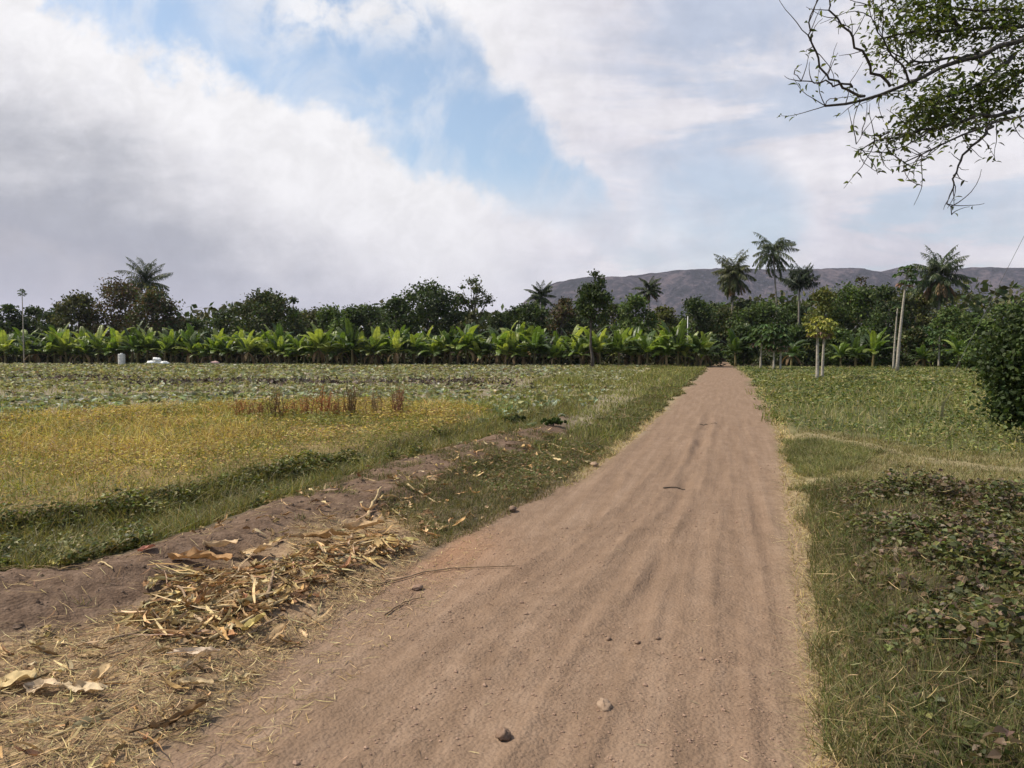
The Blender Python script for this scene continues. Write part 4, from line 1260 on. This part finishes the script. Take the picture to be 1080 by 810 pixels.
rowD = lambda px: np.interp(px, [-80, 0, 300, 600, 745], [76, 74, 68, 63, 62])
for row, (dd, sp, rname) in enumerate([(0, .74, 'front row'), (2.2, .95, 'second row')]):
    for (x0, x1, where) in SEG:
        D0 = float(rowD((x0 + x1) / 2)) + dd
        k = max(1, int(round((x1 - x0) / F * D0 / sp)))
        combos = [(h, hu, d) for h in CLS for hu in HUES for d in (0, 1)]
        if row == 0:
            wts = np.array([{'yellow green': 2.3, 'mid green': 2.2, 'dark green': .6}[c[1]] * {'tall': .8, 'medium': 2, 'short': 1.2}[c[0]] for c in combos])
        else:
            wts = np.array([{'yellow green': 1.2, 'mid green': 2, 'dark green': 1.4}[c[1]] * {'tall': 2.2, 'medium': 1.4, 'short': .05}[c[0]] for c in combos])
        idx = rng.choice(len(combos), k, replace=False, p=wts / wts.sum())
        for q, ci in enumerate(idx):
            hc, hu, d = combos[ci]
            px = x0 + (x1 - x0) * (q + .5 + rng.uniform(-.3, .3)) / k
            lab = f"{hc} {hu} banana {'with brown skirt' if d else 'all green'}, {rname}, {where}"
            plant_banana(px, float(rowD(px)) + dd + rng.uniform(-.6, .6), hc, hu, d, lab, 'banana plants along the far edge of the left field')
for (px, D, hc, hu, d, lab) in [
    (776, 64, 'medium', 'dark green', 0, 'medium dark banana plant just right of the lane end'),
    (790, 66, 'tall', 'dark green', 0, 'tall dark banana plant behind the dark shrub right of the lane end'),
    (835, 62, 'medium', 'dark green', 1, 'dark banana plant with brown skirt between the two papaya groups'),
    (887, 58, 'short', 'mid green', 0, 'short fresh banana plant right of the yellow green papaya pair'),
    (903, 60, 'medium', 'dark green', 0, 'dark banana plant below the broad dark tree at right'),
    (921, 58, 'medium', 'mid green', 0, 'mid green banana plant left of the twin pale trunks'),
    (974, 58, 'short', 'dark green', 1, 'short dark banana plant with brown skirt right of the twin pale trunks'),
    (1012, 56, 'medium', 'mid green', 0, 'mid green banana plant below the large palm at right'),
    (1030, 54, 'short', 'dark green', 0, 'short dark banana plant beside the big dark bush at right')]:
    plant_banana(px, D, hc, hu, d, lab, 'banana plants right of the lane')


# ------------------------------------------------------------------ papaya trees
def papaya(label, px, base_py, top_py, crown_px, cols, dx_top=0, nleaf=26, tr=.09, dry=0, D=None, hang=0):
    x, y = G(px, base_py)
    if D: x = AT(px, 366, D)[0]; y = D
    z0 = gz(x, y) if y < 60 else 0.0
    Ht = AT(px, top_py, y)[2] - z0; cw = crown_px / F * y
    t = thing('papaya_tree', label, 'papaya tree', (x, y, z0), None)
    tx = dx_top / F * y
    tz = Ht - cw * .30
    K = 10; tt = np.linspace(0, 1, K)
    tp = np.stack([tx * tt ** 1.4, 0 * tt, tt * tz], 1); tp[0, 2] = -.08
    b = MB(); b.tube(tp, tr * (1 - .5 * tt) * np.where(tt < .05, 1.3, 1), 9, rough=.06); b.build('trunk', M_barkpale, t, smooth=True)
    b = MB()

    def palmate(b, p, dirn, L, cols):
        tip = p + dirn * L * .6
        b.tube(np.array([p, (p + tip) / 2 + np.array([0, 0, .03]), tip]), [.016, .012, .010], 5, col=(.2, .2, .09))
        n = 7
        a0 = math.atan2(dirn[1], dirn[0])
        aa = a0 + np.linspace(-2.1, 2.1, n)
        ax = np.stack([np.cos(aa), np.sin(aa), -.25 + .2 * rng.standard_normal(n)], 1)
        leaves(b, np.tile(tip, (n, 1)), ax, np.tile([0, 0, 1.], (n, 1)) + .25 * rng.standard_normal((n, 3)), L * .42 * (1 - .1 * np.abs(np.linspace(-1, 1, n))), L * .2, pick(cols, n), droop=.3)
    for k in range(nleaf):
        f = k / nleaf
        el = math.radians(72 - 125 * f + rng.uniform(-14, 14)); a = k * 2.4 + rng.uniform(-.2, .2)
        d = np.array([math.cos(a) * math.cos(el), math.sin(a) * math.cos(el), math.sin(el)])
        palmate(b, tp[-1] - np.array([0, 0, .25 * f * cw * .5]), d, cw * .52 * rng.uniform(.8, 1.1), cols)
    b.build('crown', M_leaf, t)
    if dry:
        b = MB()
        for k in range(dry):
            a = k * 2.1 + .4; el = math.radians(rng.uniform(-75, -35))
            d = np.array([math.cos(a) * math.cos(el), math.sin(a) * math.cos(el), math.sin(el)])
            palmate(b, tp[-1] - np.array([0, 0, .1 * cw]), d, cw * .5, [(.30, .20, .15), (.24, .15, .11), (.36, .26, .2)])
        b.build('dry_leaves', M_dry, t)
    return t


YG = [(.24, .24, .045), (.19, .20, .04), (.30, .28, .06)]
PG = [(.055, .095, .028), (.075, .115, .032), (.045, .075, .022)]
papaya('taller leaning pale trunk of the twin papaya trees, leaves only at its top', 946, 393, 280, 30, PG, 8, 16, .105, 2)
papaya('shorter straight pale trunk of the twin papaya trees', 942, 391, 322, 12, PG, 3, 6, .075, 1)
papaya('yellow leaved papaya with pale trunk, left of a close pair', 862, 402, 334, 29, YG, -1, 26, .09, 9)
papaya('yellow leaved papaya with pale trunk, right of a close pair', 867, 401, 336, 27, YG, 2, 22, .08, 9)
papaya('dark green papaya with thin pale trunk, nearest to the lane', 802, 390, 341, 34, PG, 1, 24, .08, 2)
papaya('dark green papaya, middle of the small group right of the lane', 816, 391, 343, 34, PG, 0, 24, .08, 3)
papaya('papaya with pinkish brown hanging leaves, third from the lane', 823, 391, 346, 32, PG, 0, 18, .08, 12)
papaya('slim pale papaya trunk just right of the twin pale trunks', 975, 387, 344, 28, PG, 0, 18, .09, 2)
papaya('slim pale papaya trunk under the large palm', 990, 388, 346, 28, PG, 0, 18, .09, 2)
papaya('slim pale papaya trunk left of the twin pale trunks', 912, 386, 346, 26, PG, 0, 18, .08, 2)
papaya('slender pale trunk with tiny leaf tuft at far left', 25, 382, 305, 11, PG, 0, 14, .065, 0, D=72)


# ------------------------------------------------------------------ small man-made things
def lathe(b, prof, n=16, o=(0, 0, 0), col=None):
    prof = np.array(prof); a = np.linspace(0, 2 * np.pi, n, endpoint=False)
    V = np.stack([prof[:, 0:1] * np.cos(a), prof[:, 0:1] * np.sin(a), prof[:, 1:2] + 0 * a], -1) + np.array(o)
    K = len(prof); i, j = np.meshgrid(np.arange(K - 1), np.arange(n), indexing='ij'); j2 = (j + 1) % n
    b.add(V, np.stack([i * n + j, i * n + j2, (i + 1) * n + j2, (i + 1) * n + j], -1).reshape(-1, 4), col)


D = 69.0
x = AT(128, 366, D)[0]
t = thing('drum', 'white plastic drum standing at the far edge of the left field', 'drum', (x, D, 0))
b = MB(); lathe(b, [(.002, 0), (.28, 0), (.30, .03), (.30, .3), (.315, .32), (.30, .34), (.30, .62), (.315, .64), (.30, .66), (.30, .92), (.27, .98), (.002, .985)]); b.build('body', M_drum, t, smooth=False)
b = MB(); lathe(b, [(.002, .975), (.12, .975), (.12, 1.03), (.10, 1.05), (.002, 1.05)]); b.build('lid', M_drum, t)


def sack(px, D, w, z, label, rz, mat=M_sack, sq=(1.05, .6, .46), dz=-1.2):
    x = AT(px, 366, D)[0]
    b = MB(); blob(b, (0, 0, w * sq[2] * .8), w, None, sq, 12, 9, .42, int(px * 7))
    o = b.build('sack', mat, smooth=True); o.location = (x, D + dz, z); o.rotation_euler = (.1, .15, rz)
    return tag(o, label, 'sack', 'sacks at the far field edge' if mat is M_sack else None)


sack(165.5, 70, .44, 0, 'white sack, leftmost at the foot of the white pile', .3)
sack(173, 70.3, .45, 0, 'white sack, middle at the foot of the white pile', -.2)
sack(180, 69.8, .40, 0, 'white sack, rightmost at the foot of the white pile', .5)
sack(171.5, 70.1, .38, .34, 'white sack on top of the white pile', .1)
sack(232, 69.5, .42, 0, 'faded pink sack lying alone right of the white pile', .2, M_pink)

D = 74.0
x = AT(725, 366, D)[0]
t = thing('pole', 'thin white pole standing behind the banana row near the lane', 'pole', (x, D, 0))
Ht = AT(725, 334, D)[2]
b = MB(); b.tube([[0, 0, -.2], [0, 0, Ht * .5], [0, 0, Ht]], [.04, .038, .035], 10); b.build('shaft', M_pole, t, smooth=True)
b = MB(); lathe(b, [(.002, Ht - .02), (.05, Ht - .02), (.05, Ht + .03), (.002, Ht + .06)], 10); b.build('cap', M_pole, t)

# thin wire slanting down at the right
A = np.array(AT(1003, 396, 40)); A[2] = 0; Bp = np.array(AT(1130, 150, 40))
u = np.linspace(0, 1, 10)[:, None]
pts = A * (1 - u) + Bp * u - np.array([0, 0, .25]) * (u * (1 - u)) * 4 * .3
t = thing('guy_wire', 'thin dark wire slanting up into the sky at the right edge', 'wire', A)
b = MB(); b.tube(pts - A, .011, 6); b.build('cable', M_wire, t)
b = MB(); b.tube([[0.05, 0, -.2], [0, 0, .05], [-.03, 0, .25]], [.03, .03, .025], 8); b.build('anchor_peg', M_stick, t)


# reddish dry weed stalks in the golden grass
def dry_weed(px, py, hpx, label, col, n=5):
    n = int(n * 2.2); x, y = G(px, py); h = hpx / F * y
    b = MB()
    for k in range(n):
        a = rng.random() * 6.28; ln = rng.uniform(.05, .3) * h
        p0 = np.array([.09 * rng.standard_normal(), .07 * rng.standard_normal(), -.02]); p1 = p0 + np.array([ln * math.cos(a), ln * math.sin(a), h * rng.uniform(.7, 1.05)])
        u = np.linspace(0, 1, 6)[:, None]; q = p0 * (1 - u) + p1 * u + .015 * rng.standard_normal((6, 3)) * u
        b.tube(q, np.linspace(.011, .004, 6), 5, col=np.array(col) * .8)
        m = 26; f = rng.random(m) ** .7
        pos = p0 + (p1 - p0) * f[:, None] + rng.standard_normal((m, 3)) * .03
        diamonds(b, pos, .05, .018, pick([col], m), .2)
    o = b.build('dry_weed', M_dry); o.location = (x, y, gz(x, y))
    return tag(o, label, 'dry weed', 'reddish dry weeds in the golden grass')


RED = (.36, .17, .07); BRN = (.19, .12, .06)
dry_weed(252, 447, 22, 'short reddish dry weed, leftmost in the golden grass', RED, 4)
dry_weed(291, 448, 26, 'brown dry weed above the dark patch of golden grass', BRN, 5)
dry_weed(305, 446, 20, 'low reddish dry weed right next to the brown dry weed', RED, 4)
dry_weed(340, 446, 32, 'brightest red tall dry weed in the golden grass', (.34, .14, .06), 5)
dry_weed(371, 447, 36, 'tallest brown dry weed with thin stalks in the golden grass', BRN, 7)
dry_weed(396, 445, 28, 'pale brown dry weed right of the tallest brown weed', (.26, .18, .09), 4)
dry_weed(420, 444, 32, 'rightmost rusty dry weed at the end of the golden grass', (.26, .13, .07), 6)
dry_weed(270, 447, 18, 'low faded rusty dry weed between the leftmost red and the brown weed', (.30, .17, .08), 5)
dry_weed(322, 446, 22, 'thin rusty dry weed just left of the brightest red weed', (.33, .16, .07), 5)
dry_weed(356, 446, 20, 'short orange brown dry weed just right of the brightest red weed', (.36, .19, .08), 6)
# pale reed stalk in the right field
x, y = G(993, 446)
b = MB()
for k in range(7):
    a = rng.uniform(-.5, .5); q = np.array([[.04 * rng.standard_normal(), 0, 0], [.12 * a, .03, .35], [.45 * a + .06, .05, .55 + .25 * rng.random()]])
    b.tube(q, [.007, .005, .003], 5, col=(.34, .29, .15))
o = b.build('dry_weed', M_dry); o.location = (x, y, gz(x, y)); tag(o, 'pale dry stalks rising from the vine crop right of the lane', 'dry weed')

# ------------------------------------------------------------------ overhanging tree at the top right
BD = 4.6
TX, TY = 5.6, 6.2
t = thing('tree', 'tree reaching over the lane with bare twigs and small leaves, top right', 'tree', (TX, TY, gz(TX, TY)))
T0 = np.array([TX, TY, gz(TX, TY)])


def bp(px, py, D=BD):
    return np.array(AT(px, py, D)) - T0


bt = MB()
fork = np.array([-.2, -.2, 2.5])
bt.tube([[0, 0, -.15], [.03, 0, .7], [-.04, -.05, 1.6], fork, [-.1, -.1, 3.4], [.1, 0, 4.6]], [.21, .17, .15, .13, .10, .05], 12, rough=.12)
bt.build('trunk', M_bark, t, smooth=True)
bb = MB(); LP = []      # leaf anchor points (pos, weight)


def smooth_path(pts, n):
    pts = np.array(pts); s = np.concatenate([[0], np.cumsum(np.linalg.norm(np.diff(pts, axis=0), axis=1))]); s /= s[-1]
    u = np.linspace(0, 1, n); q = np.stack([np.interp(u, s, pts[:, i]) for i in range(3)], 1)
    k = np.array([.25, .5, .25]); r = q.copy()
    for _ in range(2):
        r[1:-1] = .25 * r[:-2] + .5 * r[1:-1] + .25 * r[2:]
    return r


def branch(pix, r0, r1, D0=BD, D1=BD, start=None, wob=.008, n=None, keep=True):
    m = len(pix); Ds = np.linspace(D0, D1, m)
    pts = [bp(p[0], p[1], d) for p, d in zip(pix, Ds)]
    if start is not None: pts = list(start) + pts
    n = n or max(8, 3 * len(pts)); q = smooth_path(pts, n)
    q += wob * rng.standard_normal(q.shape); q[0] -= 0
    bb.tube(q, 1.05 * np.linspace(r0, r1, n), 7, rough=.2)
    return q


PATHS = []
st = [fork, fork + np.array([-.9, -.6, .25])]
PATHS.append((branch([(1130, 28), (1080, 41), (1036, 55), (999, 72), (956, 89), (913, 103), (894, 115), (872, 113)], .032, .006, 4.9, 4.4, [fork, fork + np.array([-.6, -.5, .3])]), .5))
PATHS.append((branch([(1130, 26), (1080, 30), (1040, 30), (1005, 31), (974, 32), (943, 40), (930, 41)], .028, .005, 5.2, 4.7, [fork + np.array([.1, .1, .6]), fork + np.array([-.5, -.3, .75])]), .9))
PATHS.append((branch([(939, 94), (922, 71), (906, 51), (882, 22), (871, 6), (862, -30)], .009, .003, 4.55, 4.3), .35))
PATHS.append((branch([(913, 103), (894, 96), (872, 79), (855, 52), (852, 25), (860, 0), (874, -30)], .008, .002, 4.45, 4.2), .3))
PATHS.append((branch([(900, 92), (882, 90), (866, 85), (845, 88), (834, 77)], .006, .002, 4.4, 4.25), .15))
PATHS.append((branch([(1130, 110), (1080, 121), (1048, 130), (1020, 139), (993, 157), (953, 171)], .018, .003, 4.8, 4.2, [fork, fork + np.array([-.7, -.7, .0])]), .5))
PATHS.append((branch([(1070, 118), (1048, 122), (1005, 131), (943, 145), (908, 154)], .013, .003, 4.75, 4.35), .5))
PATHS.append((branch([(1048, 134), (1042, 140), (1020, 160), (1005, 185), (1002, 204), (1003, 226)], .009, .0025, 4.5, 4.4), .08))
PATHS.append((branch([(1012, 36), (1006, 20), (996, 6), (985, -20)], .014, .006, 5.0, 4.9), .7))
PATHS.append((branch([(1036, 55), (1010, 62), (975, 68), (950, 60), (930, 50)], .010, .003, 4.8, 4.6), .6))
PATHS.append((branch([(1070, 60), (1040, 85), (1005, 100), (975, 118), (955, 130)], .012, .003, 4.8, 4.5), 1.0))
PATHS.append((branch([(1090, 80), (1060, 95), (1030, 112), (1000, 122)], .012, .003, 4.9, 4.7), 1.0))
PATHS.append((branch([(1110, 60), (1085, 70), (1060, 85), (1040, 105)], .012, .003, 5.1, 4.9), 1.0))
PATHS.append((branch([(1120, 10), (1080, 8), (1030, 12), (985, 8), (950, 14)], .014, .003, 5.2, 4.9), 1.0))
PATHS.append((branch([(960, 88), (950, 70), (938, 55), (925, 35), (915, 10)], .007, .002, 4.6, 4.4), .35))
PATHS.append((branch([(940, 140), (925, 146), (915, 140), (905, 150)], .004, .0015, 4.4, 4.3), .3))
PATHS.append((branch([(980, 138), (962, 150), (945, 158), (930, 160)], .005, .0015, 4.4, 4.3), .4))
# side twigs and tendrils along the branches
tw_pos = []; tw_w = []
for q, w in PATHS:
    tang = np.gradient(q, axis=0); L = np.linalg.norm(q[-1] - q[0])
    ntw = int(10 * L / .6)
    for k in range(ntw):
        i = rng.integers(int(len(q) * .35), len(q))
        p = q[i]; d = tang[i] / (np.linalg.norm(tang[i]) + 1e-9) * .6 + rng.standard_normal(3) * np.array([.6, .6, .6]); d /= np.linalg.norm(d)
        ln = rng.uniform(.08, .30); m = 7
        pts = [p]
        cur = rng.standard_normal(3) * .5
        for s in range(m - 1):
            d = d + cur * .3 + rng.standard_normal(3) * .12 + np.array([0, 0, .03]); d /= np.linalg.norm(d)
            pts.append(pts[-1] + d * ln / (m - 1))
        pts = np.array(pts)
        bb.tube(pts, np.linspace(.003, .0012, m), 5)
        for s in range(2, m):
            if rng.random() < w: tw_pos.append(pts[s]); tw_w.append(w)
    for s in range(len(q) // 3, len(q)):
        for _ in range(3):
            if rng.random() < w * .5: tw_pos.append(q[s] + rng.standard_normal(3) * .006); tw_w.append(w)
bb.build('branches', M_twig, t, smooth=True)
lb = MB()
pos = np.array(tw_pos); ww = np.array(tw_w)
reps = np.where(ww > .8, 11, np.where(ww > .45, 2, 1))
pos = np.repeat(pos, reps, 0); pos = pos + rng.standard_normal(pos.shape) * np.repeat(np.where(ww > .8, .06, .006), reps)[:, None]
# crown beyond the frame, above and to the right
for k in range(46):
    d = rng.standard_normal(3); d /= np.linalg.norm(d)
    c = np.array([.3, .2, 4.5]) + d * np.array([1.9, 1.9, 1.2]) * rng.uniform(.4, 1)
    if (c + T0)[0] / max((c + T0)[1], .1) < .80 and (c + T0)[2] < 4.8: continue
    pos = np.vstack([pos, c + rng.standard_normal((110, 3)) * .32])
n = len(pos)
dirs = rdir(n, -.7, .5)
LL = rng.uniform(.022, .05, n)
leaves(lb, pos, dirs, rdir(n, .1, 1.) + np.array([0, 0, .5]), LL, LL * .42, pick([(.065, .085, .022), (.085, .11, .028), (.05, .06, .018), (.14, .16, .04)], n), droop=.3)
lb.build('crown', leaf_mat('overhang_leaf', .38, .5, .3, .2, 4.0), t)


# ------------------------------------------------------------------ hills
def build_hills():
    prof = [(380, 372), (470, 366), (520, 345), (545, 325), (556, 314), (566, 307), (577, 300), (590, 295.5), (610, 293), (640, 290.5), (670, 289), (700, 286), (750, 283.5),
            (815, 283.5), (850, 283), (870, 282), (900, 283.5), (925, 287.5), (935, 286), (947, 282.5), (1000, 282), (1080, 281), (1300, 279), (1600, 283), (2000, 300), (2600, 360)]
    D = 2600.0
    px = np.arange(380, 2601, 3.0)
    ys = np.interp(px, [p[0] for p in prof], [p[1] for p in prof])
    H = np.array([AT(a, b_, D)[2] for a, b_ in zip(px, ys)])
    X = (px - CX) / F * D
    H = np.maximum(H + 7 * fbm(X / 120, X * 0, 161) + 3.5 * fbm(X / 22, X * 0, 162), -5)
    tt = np.concatenate([np.linspace(0, 1, 40), np.linspace(1.05, 2.6, 14)])
    V = []
    for t_ in tt:
        # lower talus slope, then a steep scarp, then the plateau
        g = np.where(t_ < .55, .42 * (t_ / .55) ** 1.2, .42 + .58 * sstep(np.array(t_), .55, 1.0))
        yy = D - 700 + 700 * t_
        gul = 34 * fbm(X / 90, np.full_like(X, t_ * 2.2), 163) * math.sin(min(t_, 1) * math.pi)
        z = H * g + gul * np.clip(H / 120, 0, 1) * (t_ <= 1) - (t_ > 1) * (t_ - 1) * 12
        y2 = yy + 60 * fbm(X / 150, X * 0 + t_, 164) * (t_ < 1)
        V.append(np.stack([X, y2, z - 2], 1))
    V = np.array(V)
    b = MB(); b.patches(V[None])
    m, nt, out = new_mat('scrub_hill')
    geo = nt.node('ShaderNodeNewGeometry').outputs['Position']
    n1 = nt.noise(geo, .012, 6, .62); n2 = nt.noise(geo, .06, 4, .6)
    mixn = nt.math('ADD', nt.math('MULTIPLY', n1, .6), nt.math('MULTIPLY', n2, .4))
    col = nt.ramp(mixn, [(.42, (.006, .010, .008)), (.5, (.026, .026, .030)), (.58, (.10, .078, .08))])
    p = nt.node('ShaderNodeBsdfPrincipled'); nt.put(p.inputs['Base Color'], col); p.inputs['Roughness'].default_value = 1; p.inputs['Specular IOR Level'].default_value = 0
    nt.put(p.inputs['Normal'], nt.bump(mixn, 1.0, 40))
    nt.l.new(p.outputs[0], out.inputs[0])
    o = b.build('hills', m, smooth=True)
    return tag(o, 'long flat topped hill ridge behind the trees', 'hills', kind='structure')


build_hills()

# ------------------------------------------------------------------ haze
def build_haze():
    x0, x1, y0, y1, z0, z1 = -9500, 9500, -9500, 9500, -60, 520
    V = [(x, y, z) for z in (z0, z1) for y in (y0, y1) for x in (x0, x1)]
    Q = [(0, 2, 3, 1), (4, 5, 7, 6), (0, 1, 5, 4), (2, 6, 7, 3), (0, 4, 6, 2), (1, 3, 7, 5)]
    m, nt, out = new_mat('haze_air')
    v = nt.node('ShaderNodeVolumePrincipled')
    v.inputs['Color'].default_value = (.82, .82, 1.0, 1)
    v.inputs['Density'].default_value = HAZE
    v.inputs['Anisotropy'].default_value = .2
    nt.l.new(v.outputs[0], out.inputs['Volume'])
    b = MB(); b.add(np.array(V, float), Q)
    o = b.build('haze', m)
    return tag(o, 'thin lavender haze in the air', 'haze', kind='stuff')


HAZE = 0.00010
build_haze()

# ------------------------------------------------------------------ sky, sun
SUN_EL, SUN_AZ = math.radians(52), math.radians(-82)      # azimuth from +Y, negative = to the left


def build_world():
    w = bpy.data.worlds.new('World'); sc.world = w; w.use_nodes = True
    nt = NT(w.node_tree); nt.n.clear()
    out = nt.node('ShaderNodeOutputWorld'); bg = nt.node('ShaderNodeBackground')
    sky = nt.node('ShaderNodeTexSky', sky_type='NISHITA'); sky.sun_disc = False
    sky.sun_elevation = SUN_EL; sky.sun_rotation = SUN_AZ
    sky.air_density = 1.0; sky.dust_density = 1.2; sky.ozone_density = 1.5
    tc = nt.node('ShaderNodeTexCoord').outputs['Generated']
    sp = nt.node('ShaderNodeSeparateXYZ'); nt.l.new(tc, sp.inputs[0])
    X, Y, Z = sp.outputs
    ay = nt.math('MAXIMUM', nt.math('ABSOLUTE', Y), .12)
    u = nt.math('DIVIDE', X, ay); v = nt.math('DIVIDE', Z, ay)
    cb = nt.node('ShaderNodeCombineXYZ'); nt.put(cb.inputs[0], u); nt.put(cb.inputs[1], v)
    uv = cb.outputs[0]
    # clouds lie in layers: coordinates on a flat sheet overhead
    zc = nt.math('ADD', nt.math('MAXIMUM', Z, 0.0), .10)
    cs = nt.node('ShaderNodeCombineXYZ'); nt.put(cs.inputs[0], nt.math('DIVIDE', X, zc)); nt.put(cs.inputs[1], nt.math('DIVIDE', Y, zc))
    sheet = cs.outputs[0]
    nA = nt.noise(uv, 5.0, 8, .55, .3); nB = nt.noise(uv, 15.0, 7, .6, .2)
    mp = nt.node('ShaderNodeMapping'); mp.inputs['Rotation'].default_value = (0, 0, .30); mp.inputs['Scale'].default_value = (2.4, 6.5, 1)
    nt.l.new(uv, mp.inputs[0])
    nS = nt.noise(mp.outputs[0], 1.3, 9, .60, .15)
    nW = nt.noise(sheet, 1.1, 8, .58, .6)
    pert = nt.math('ADD', nt.math('MULTIPLY', nt.math('SUBTRACT', nA, .5), .16), nt.math('MULTIPLY', nt.math('SUBTRACT', nB, .5), .10))
    # bank edge  v = .2417 - .4545 (u + .1356)
    e1 = nt.math('SUBTRACT', .2417 - .4545 * .1356, nt.math('MULTIPLY', u, .4545))
    s1 = nt.math('ADD', nt.math('SUBTRACT', v, e1), pert)
    e2 = nt.math('SUBTRACT', .4266 - 1.114 * .0925, nt.math('MULTIPLY', u, 1.114))
    s2 = nt.math('ADD', nt.math('SUBTRACT', e2, v), nt.math('MULTIPLY', pert, 1.5))
    blue = nt.math('MULTIPLY', nt.ss(s1, -.022, .014), nt.ss(s2, -.03, .03))
    blue = nt.math('MULTIPLY', blue, nt.ss(v, .12, .24))
    # wisps at the top of the gap
    wx = nt.math('ABSOLUTE', nt.math('ADD', u, .20))
    wis = nt.math('MULTIPLY', nt.ss(v, .34, .43), nt.ss(wx, .20, .06))
    wis = nt.math('MULTIPLY', wis, nt.ss(nB, .36, .6))
    blue = nt.math('MULTIPLY', blue, nt.math('SUBTRACT', 1.0, nt.math('MULTIPLY', wis, .9)))
    blue = nt.math('MULTIPLY', blue, nt.ss(nA, .22, .5, .72, 1.0))
    # pale openings in the thin cloud to the right
    op = nt.math('ADD', nt.math('POWER', nt.math('DIVIDE', nt.math('SUBTRACT', u, .26), .11), 2.0), nt.math('POWER', nt.math('DIVIDE', nt.math('SUBTRACT', v, .165), .085), 2.0))
    op = nt.math('ADD', op, nt.math('MULTIPLY', nt.math('SUBTRACT', nA, .5), 3.0))
    pale = nt.math('MULTIPLY', nt.ss(op, 1.6, 0.2), .6)
    thin = nt.math('MULTIPLY', nt.math('MULTIPLY', nt.ss(nW, .54, .42), nt.ss(u, .0, .25)), .5)
    blue = nt.math('MAXIMUM', blue, nt.math('MAXIMUM', pale, thin))
    # unseen sky high overhead and behind, made clear to cut the fill light
    blue = nt.math('MAXIMUM', blue, nt.math('MULTIPLY', nt.ss(Z, .48, .70), .95))
    blue = nt.math('MAXIMUM', blue, nt.math('MULTIPLY', nt.ss(Y, .15, -.2), .9))
    # cloud light: white rim at the bank's top, grey below, streaks
    depth = nt.math('MULTIPLY', nt.math('MULTIPLY', s1, -1.0), nt.ss(u, -.50, .0, 1.0, .55))
    g = nt.math('ADD', depth, nt.math('ADD', nt.math('MULTIPLY', nt.math('SUBTRACT', nS, .5), .34), nt.math('MULTIPLY', nt.math('SUBTRACT', nA, .5), .10)))
    bank = nt.ramp(g, [(.0, (.93, .92, .925)), (.08, (.91, .90, .91)), (.15, (.76, .755, .78)), (.21, (.54, .55, .585)), (.26, (.37, .39, .435)), (.31, (.33, .35, .40)), (.36, (.40, .405, .44)), (.42, (.33, .35, .40)), (.5, (.38, .395, .44))])
    right = nt.ramp(nt.math('ADD', nt.math('MULTIPLY', nS, .5), nt.math('MULTIPLY', nW, .5)), [(.36, (.56, .575, .65)), (.47, (.74, .725, .78)), (.58, (.90, .88, .91))])
    rm = nt.ss(nt.math('ADD', u, nt.math('MULTIPLY', nt.math('SUBTRACT', nA, .5), .25)), -.12, .14)
    cloud = nt.mix(rm, bank, right)
    # bright low puffs on the horizon
    hz = nt.math('MULTIPLY', nt.math('MULTIPLY', nt.ss(v, .10, .13, 1, 0), nt.ss(v, .085, .10)), nt.math('MULTIPLY', nt.ss(nB, .48, .62), nt.ss(u, -.05, .15)))
    cloud = nt.mix(nt.math('MULTIPLY', hz, .5), cloud, (.92, .88, .86))
    cl = nt.mix(1.0, cloud, (CLOUD,) * 3, 'MULTIPLY')
    blue = nt.math('MULTIPLY', blue, nt.ss(nt.noise(uv, 7.0, 7, .6, .5), .36, .56, .55, .95))
    nC = nt.noise(uv, 22.0, 8, .62, .4)
    sc_ = nt.node('ShaderNodeVectorMath', operation='SCALE'); nt.put(sc_.inputs[0], cl); nt.put(sc_.inputs['Scale'], nt.ss(nC, .3, .7, .93, 1.06)); cl = sc_.outputs[0]
    skyc = nt.mix(1.0, sky.outputs[0], SKYMUL, 'MULTIPLY')
    col = nt.mix(blue, cl, skyc)
    nt.put(bg.inputs[0], col); bg.inputs[1].default_value = .10
    nt.l.new(bg.outputs[0], out.inputs[0])


CLOUD = 8.9
SKYMUL = (1.42, 1.50, 1.42)
build_world()
sun = bpy.data.lights.new('sun', 'SUN'); sun.energy = 4.9; sun.angle = math.radians(0.8); sun.color = (1.0, .91, .77)
so = bpy.data.objects.new('sun', sun); COL.objects.link(so)
from mathutils import Vector
sd = Vector((math.sin(SUN_AZ) * math.cos(SUN_EL), math.cos(SUN_AZ) * math.cos(SUN_EL), math.sin(SUN_EL)))
so.rotation_euler = (-sd).to_track_quat('-Z', 'Y').to_euler()

# ------------------------------------------------------------------ camera
cam = bpy.data.cameras.new('camera'); cam.sensor_width = 36; cam.lens = 36 * F / 1080; cam.clip_end = 40000; cam.clip_start = .05
co = bpy.data.objects.new('camera', cam); COL.objects.link(co)
co.location = (0, 0, CAMH); co.rotation_euler = (math.pi / 2 - PITCH, 0, 0)
sc.camera = co

# unused prototypes go away
for lst in PROTO.values():
    for p in lst:
        if p.name not in used_proto:
            for ch in list(p.children): bpy.data.objects.remove(ch)
            bpy.data.objects.remove(p)

sc.view_settings.view_transform = 'Standard'; sc.view_settings.look = 'None'
sc.view_settings.exposure = 0.2; sc.view_settings.gamma = 1
cy = sc.cycles if hasattr(sc, 'cycles') else None
sc.render.engine = 'CYCLES'
cy = sc.cycles
cy.max_bounces = 6; cy.diffuse_bounces = 3; cy.glossy_bounces = 2; cy.transmission_bounces = 4; cy.volume_bounces = 0
cy.caustics_reflective = False; cy.caustics_refractive = False
cy.use_denoising = True
try: cy.denoiser = 'OPENIMAGEDENOISE'
except Exception: pass
cy.use_adaptive_sampling = True; cy.adaptive_threshold = .02
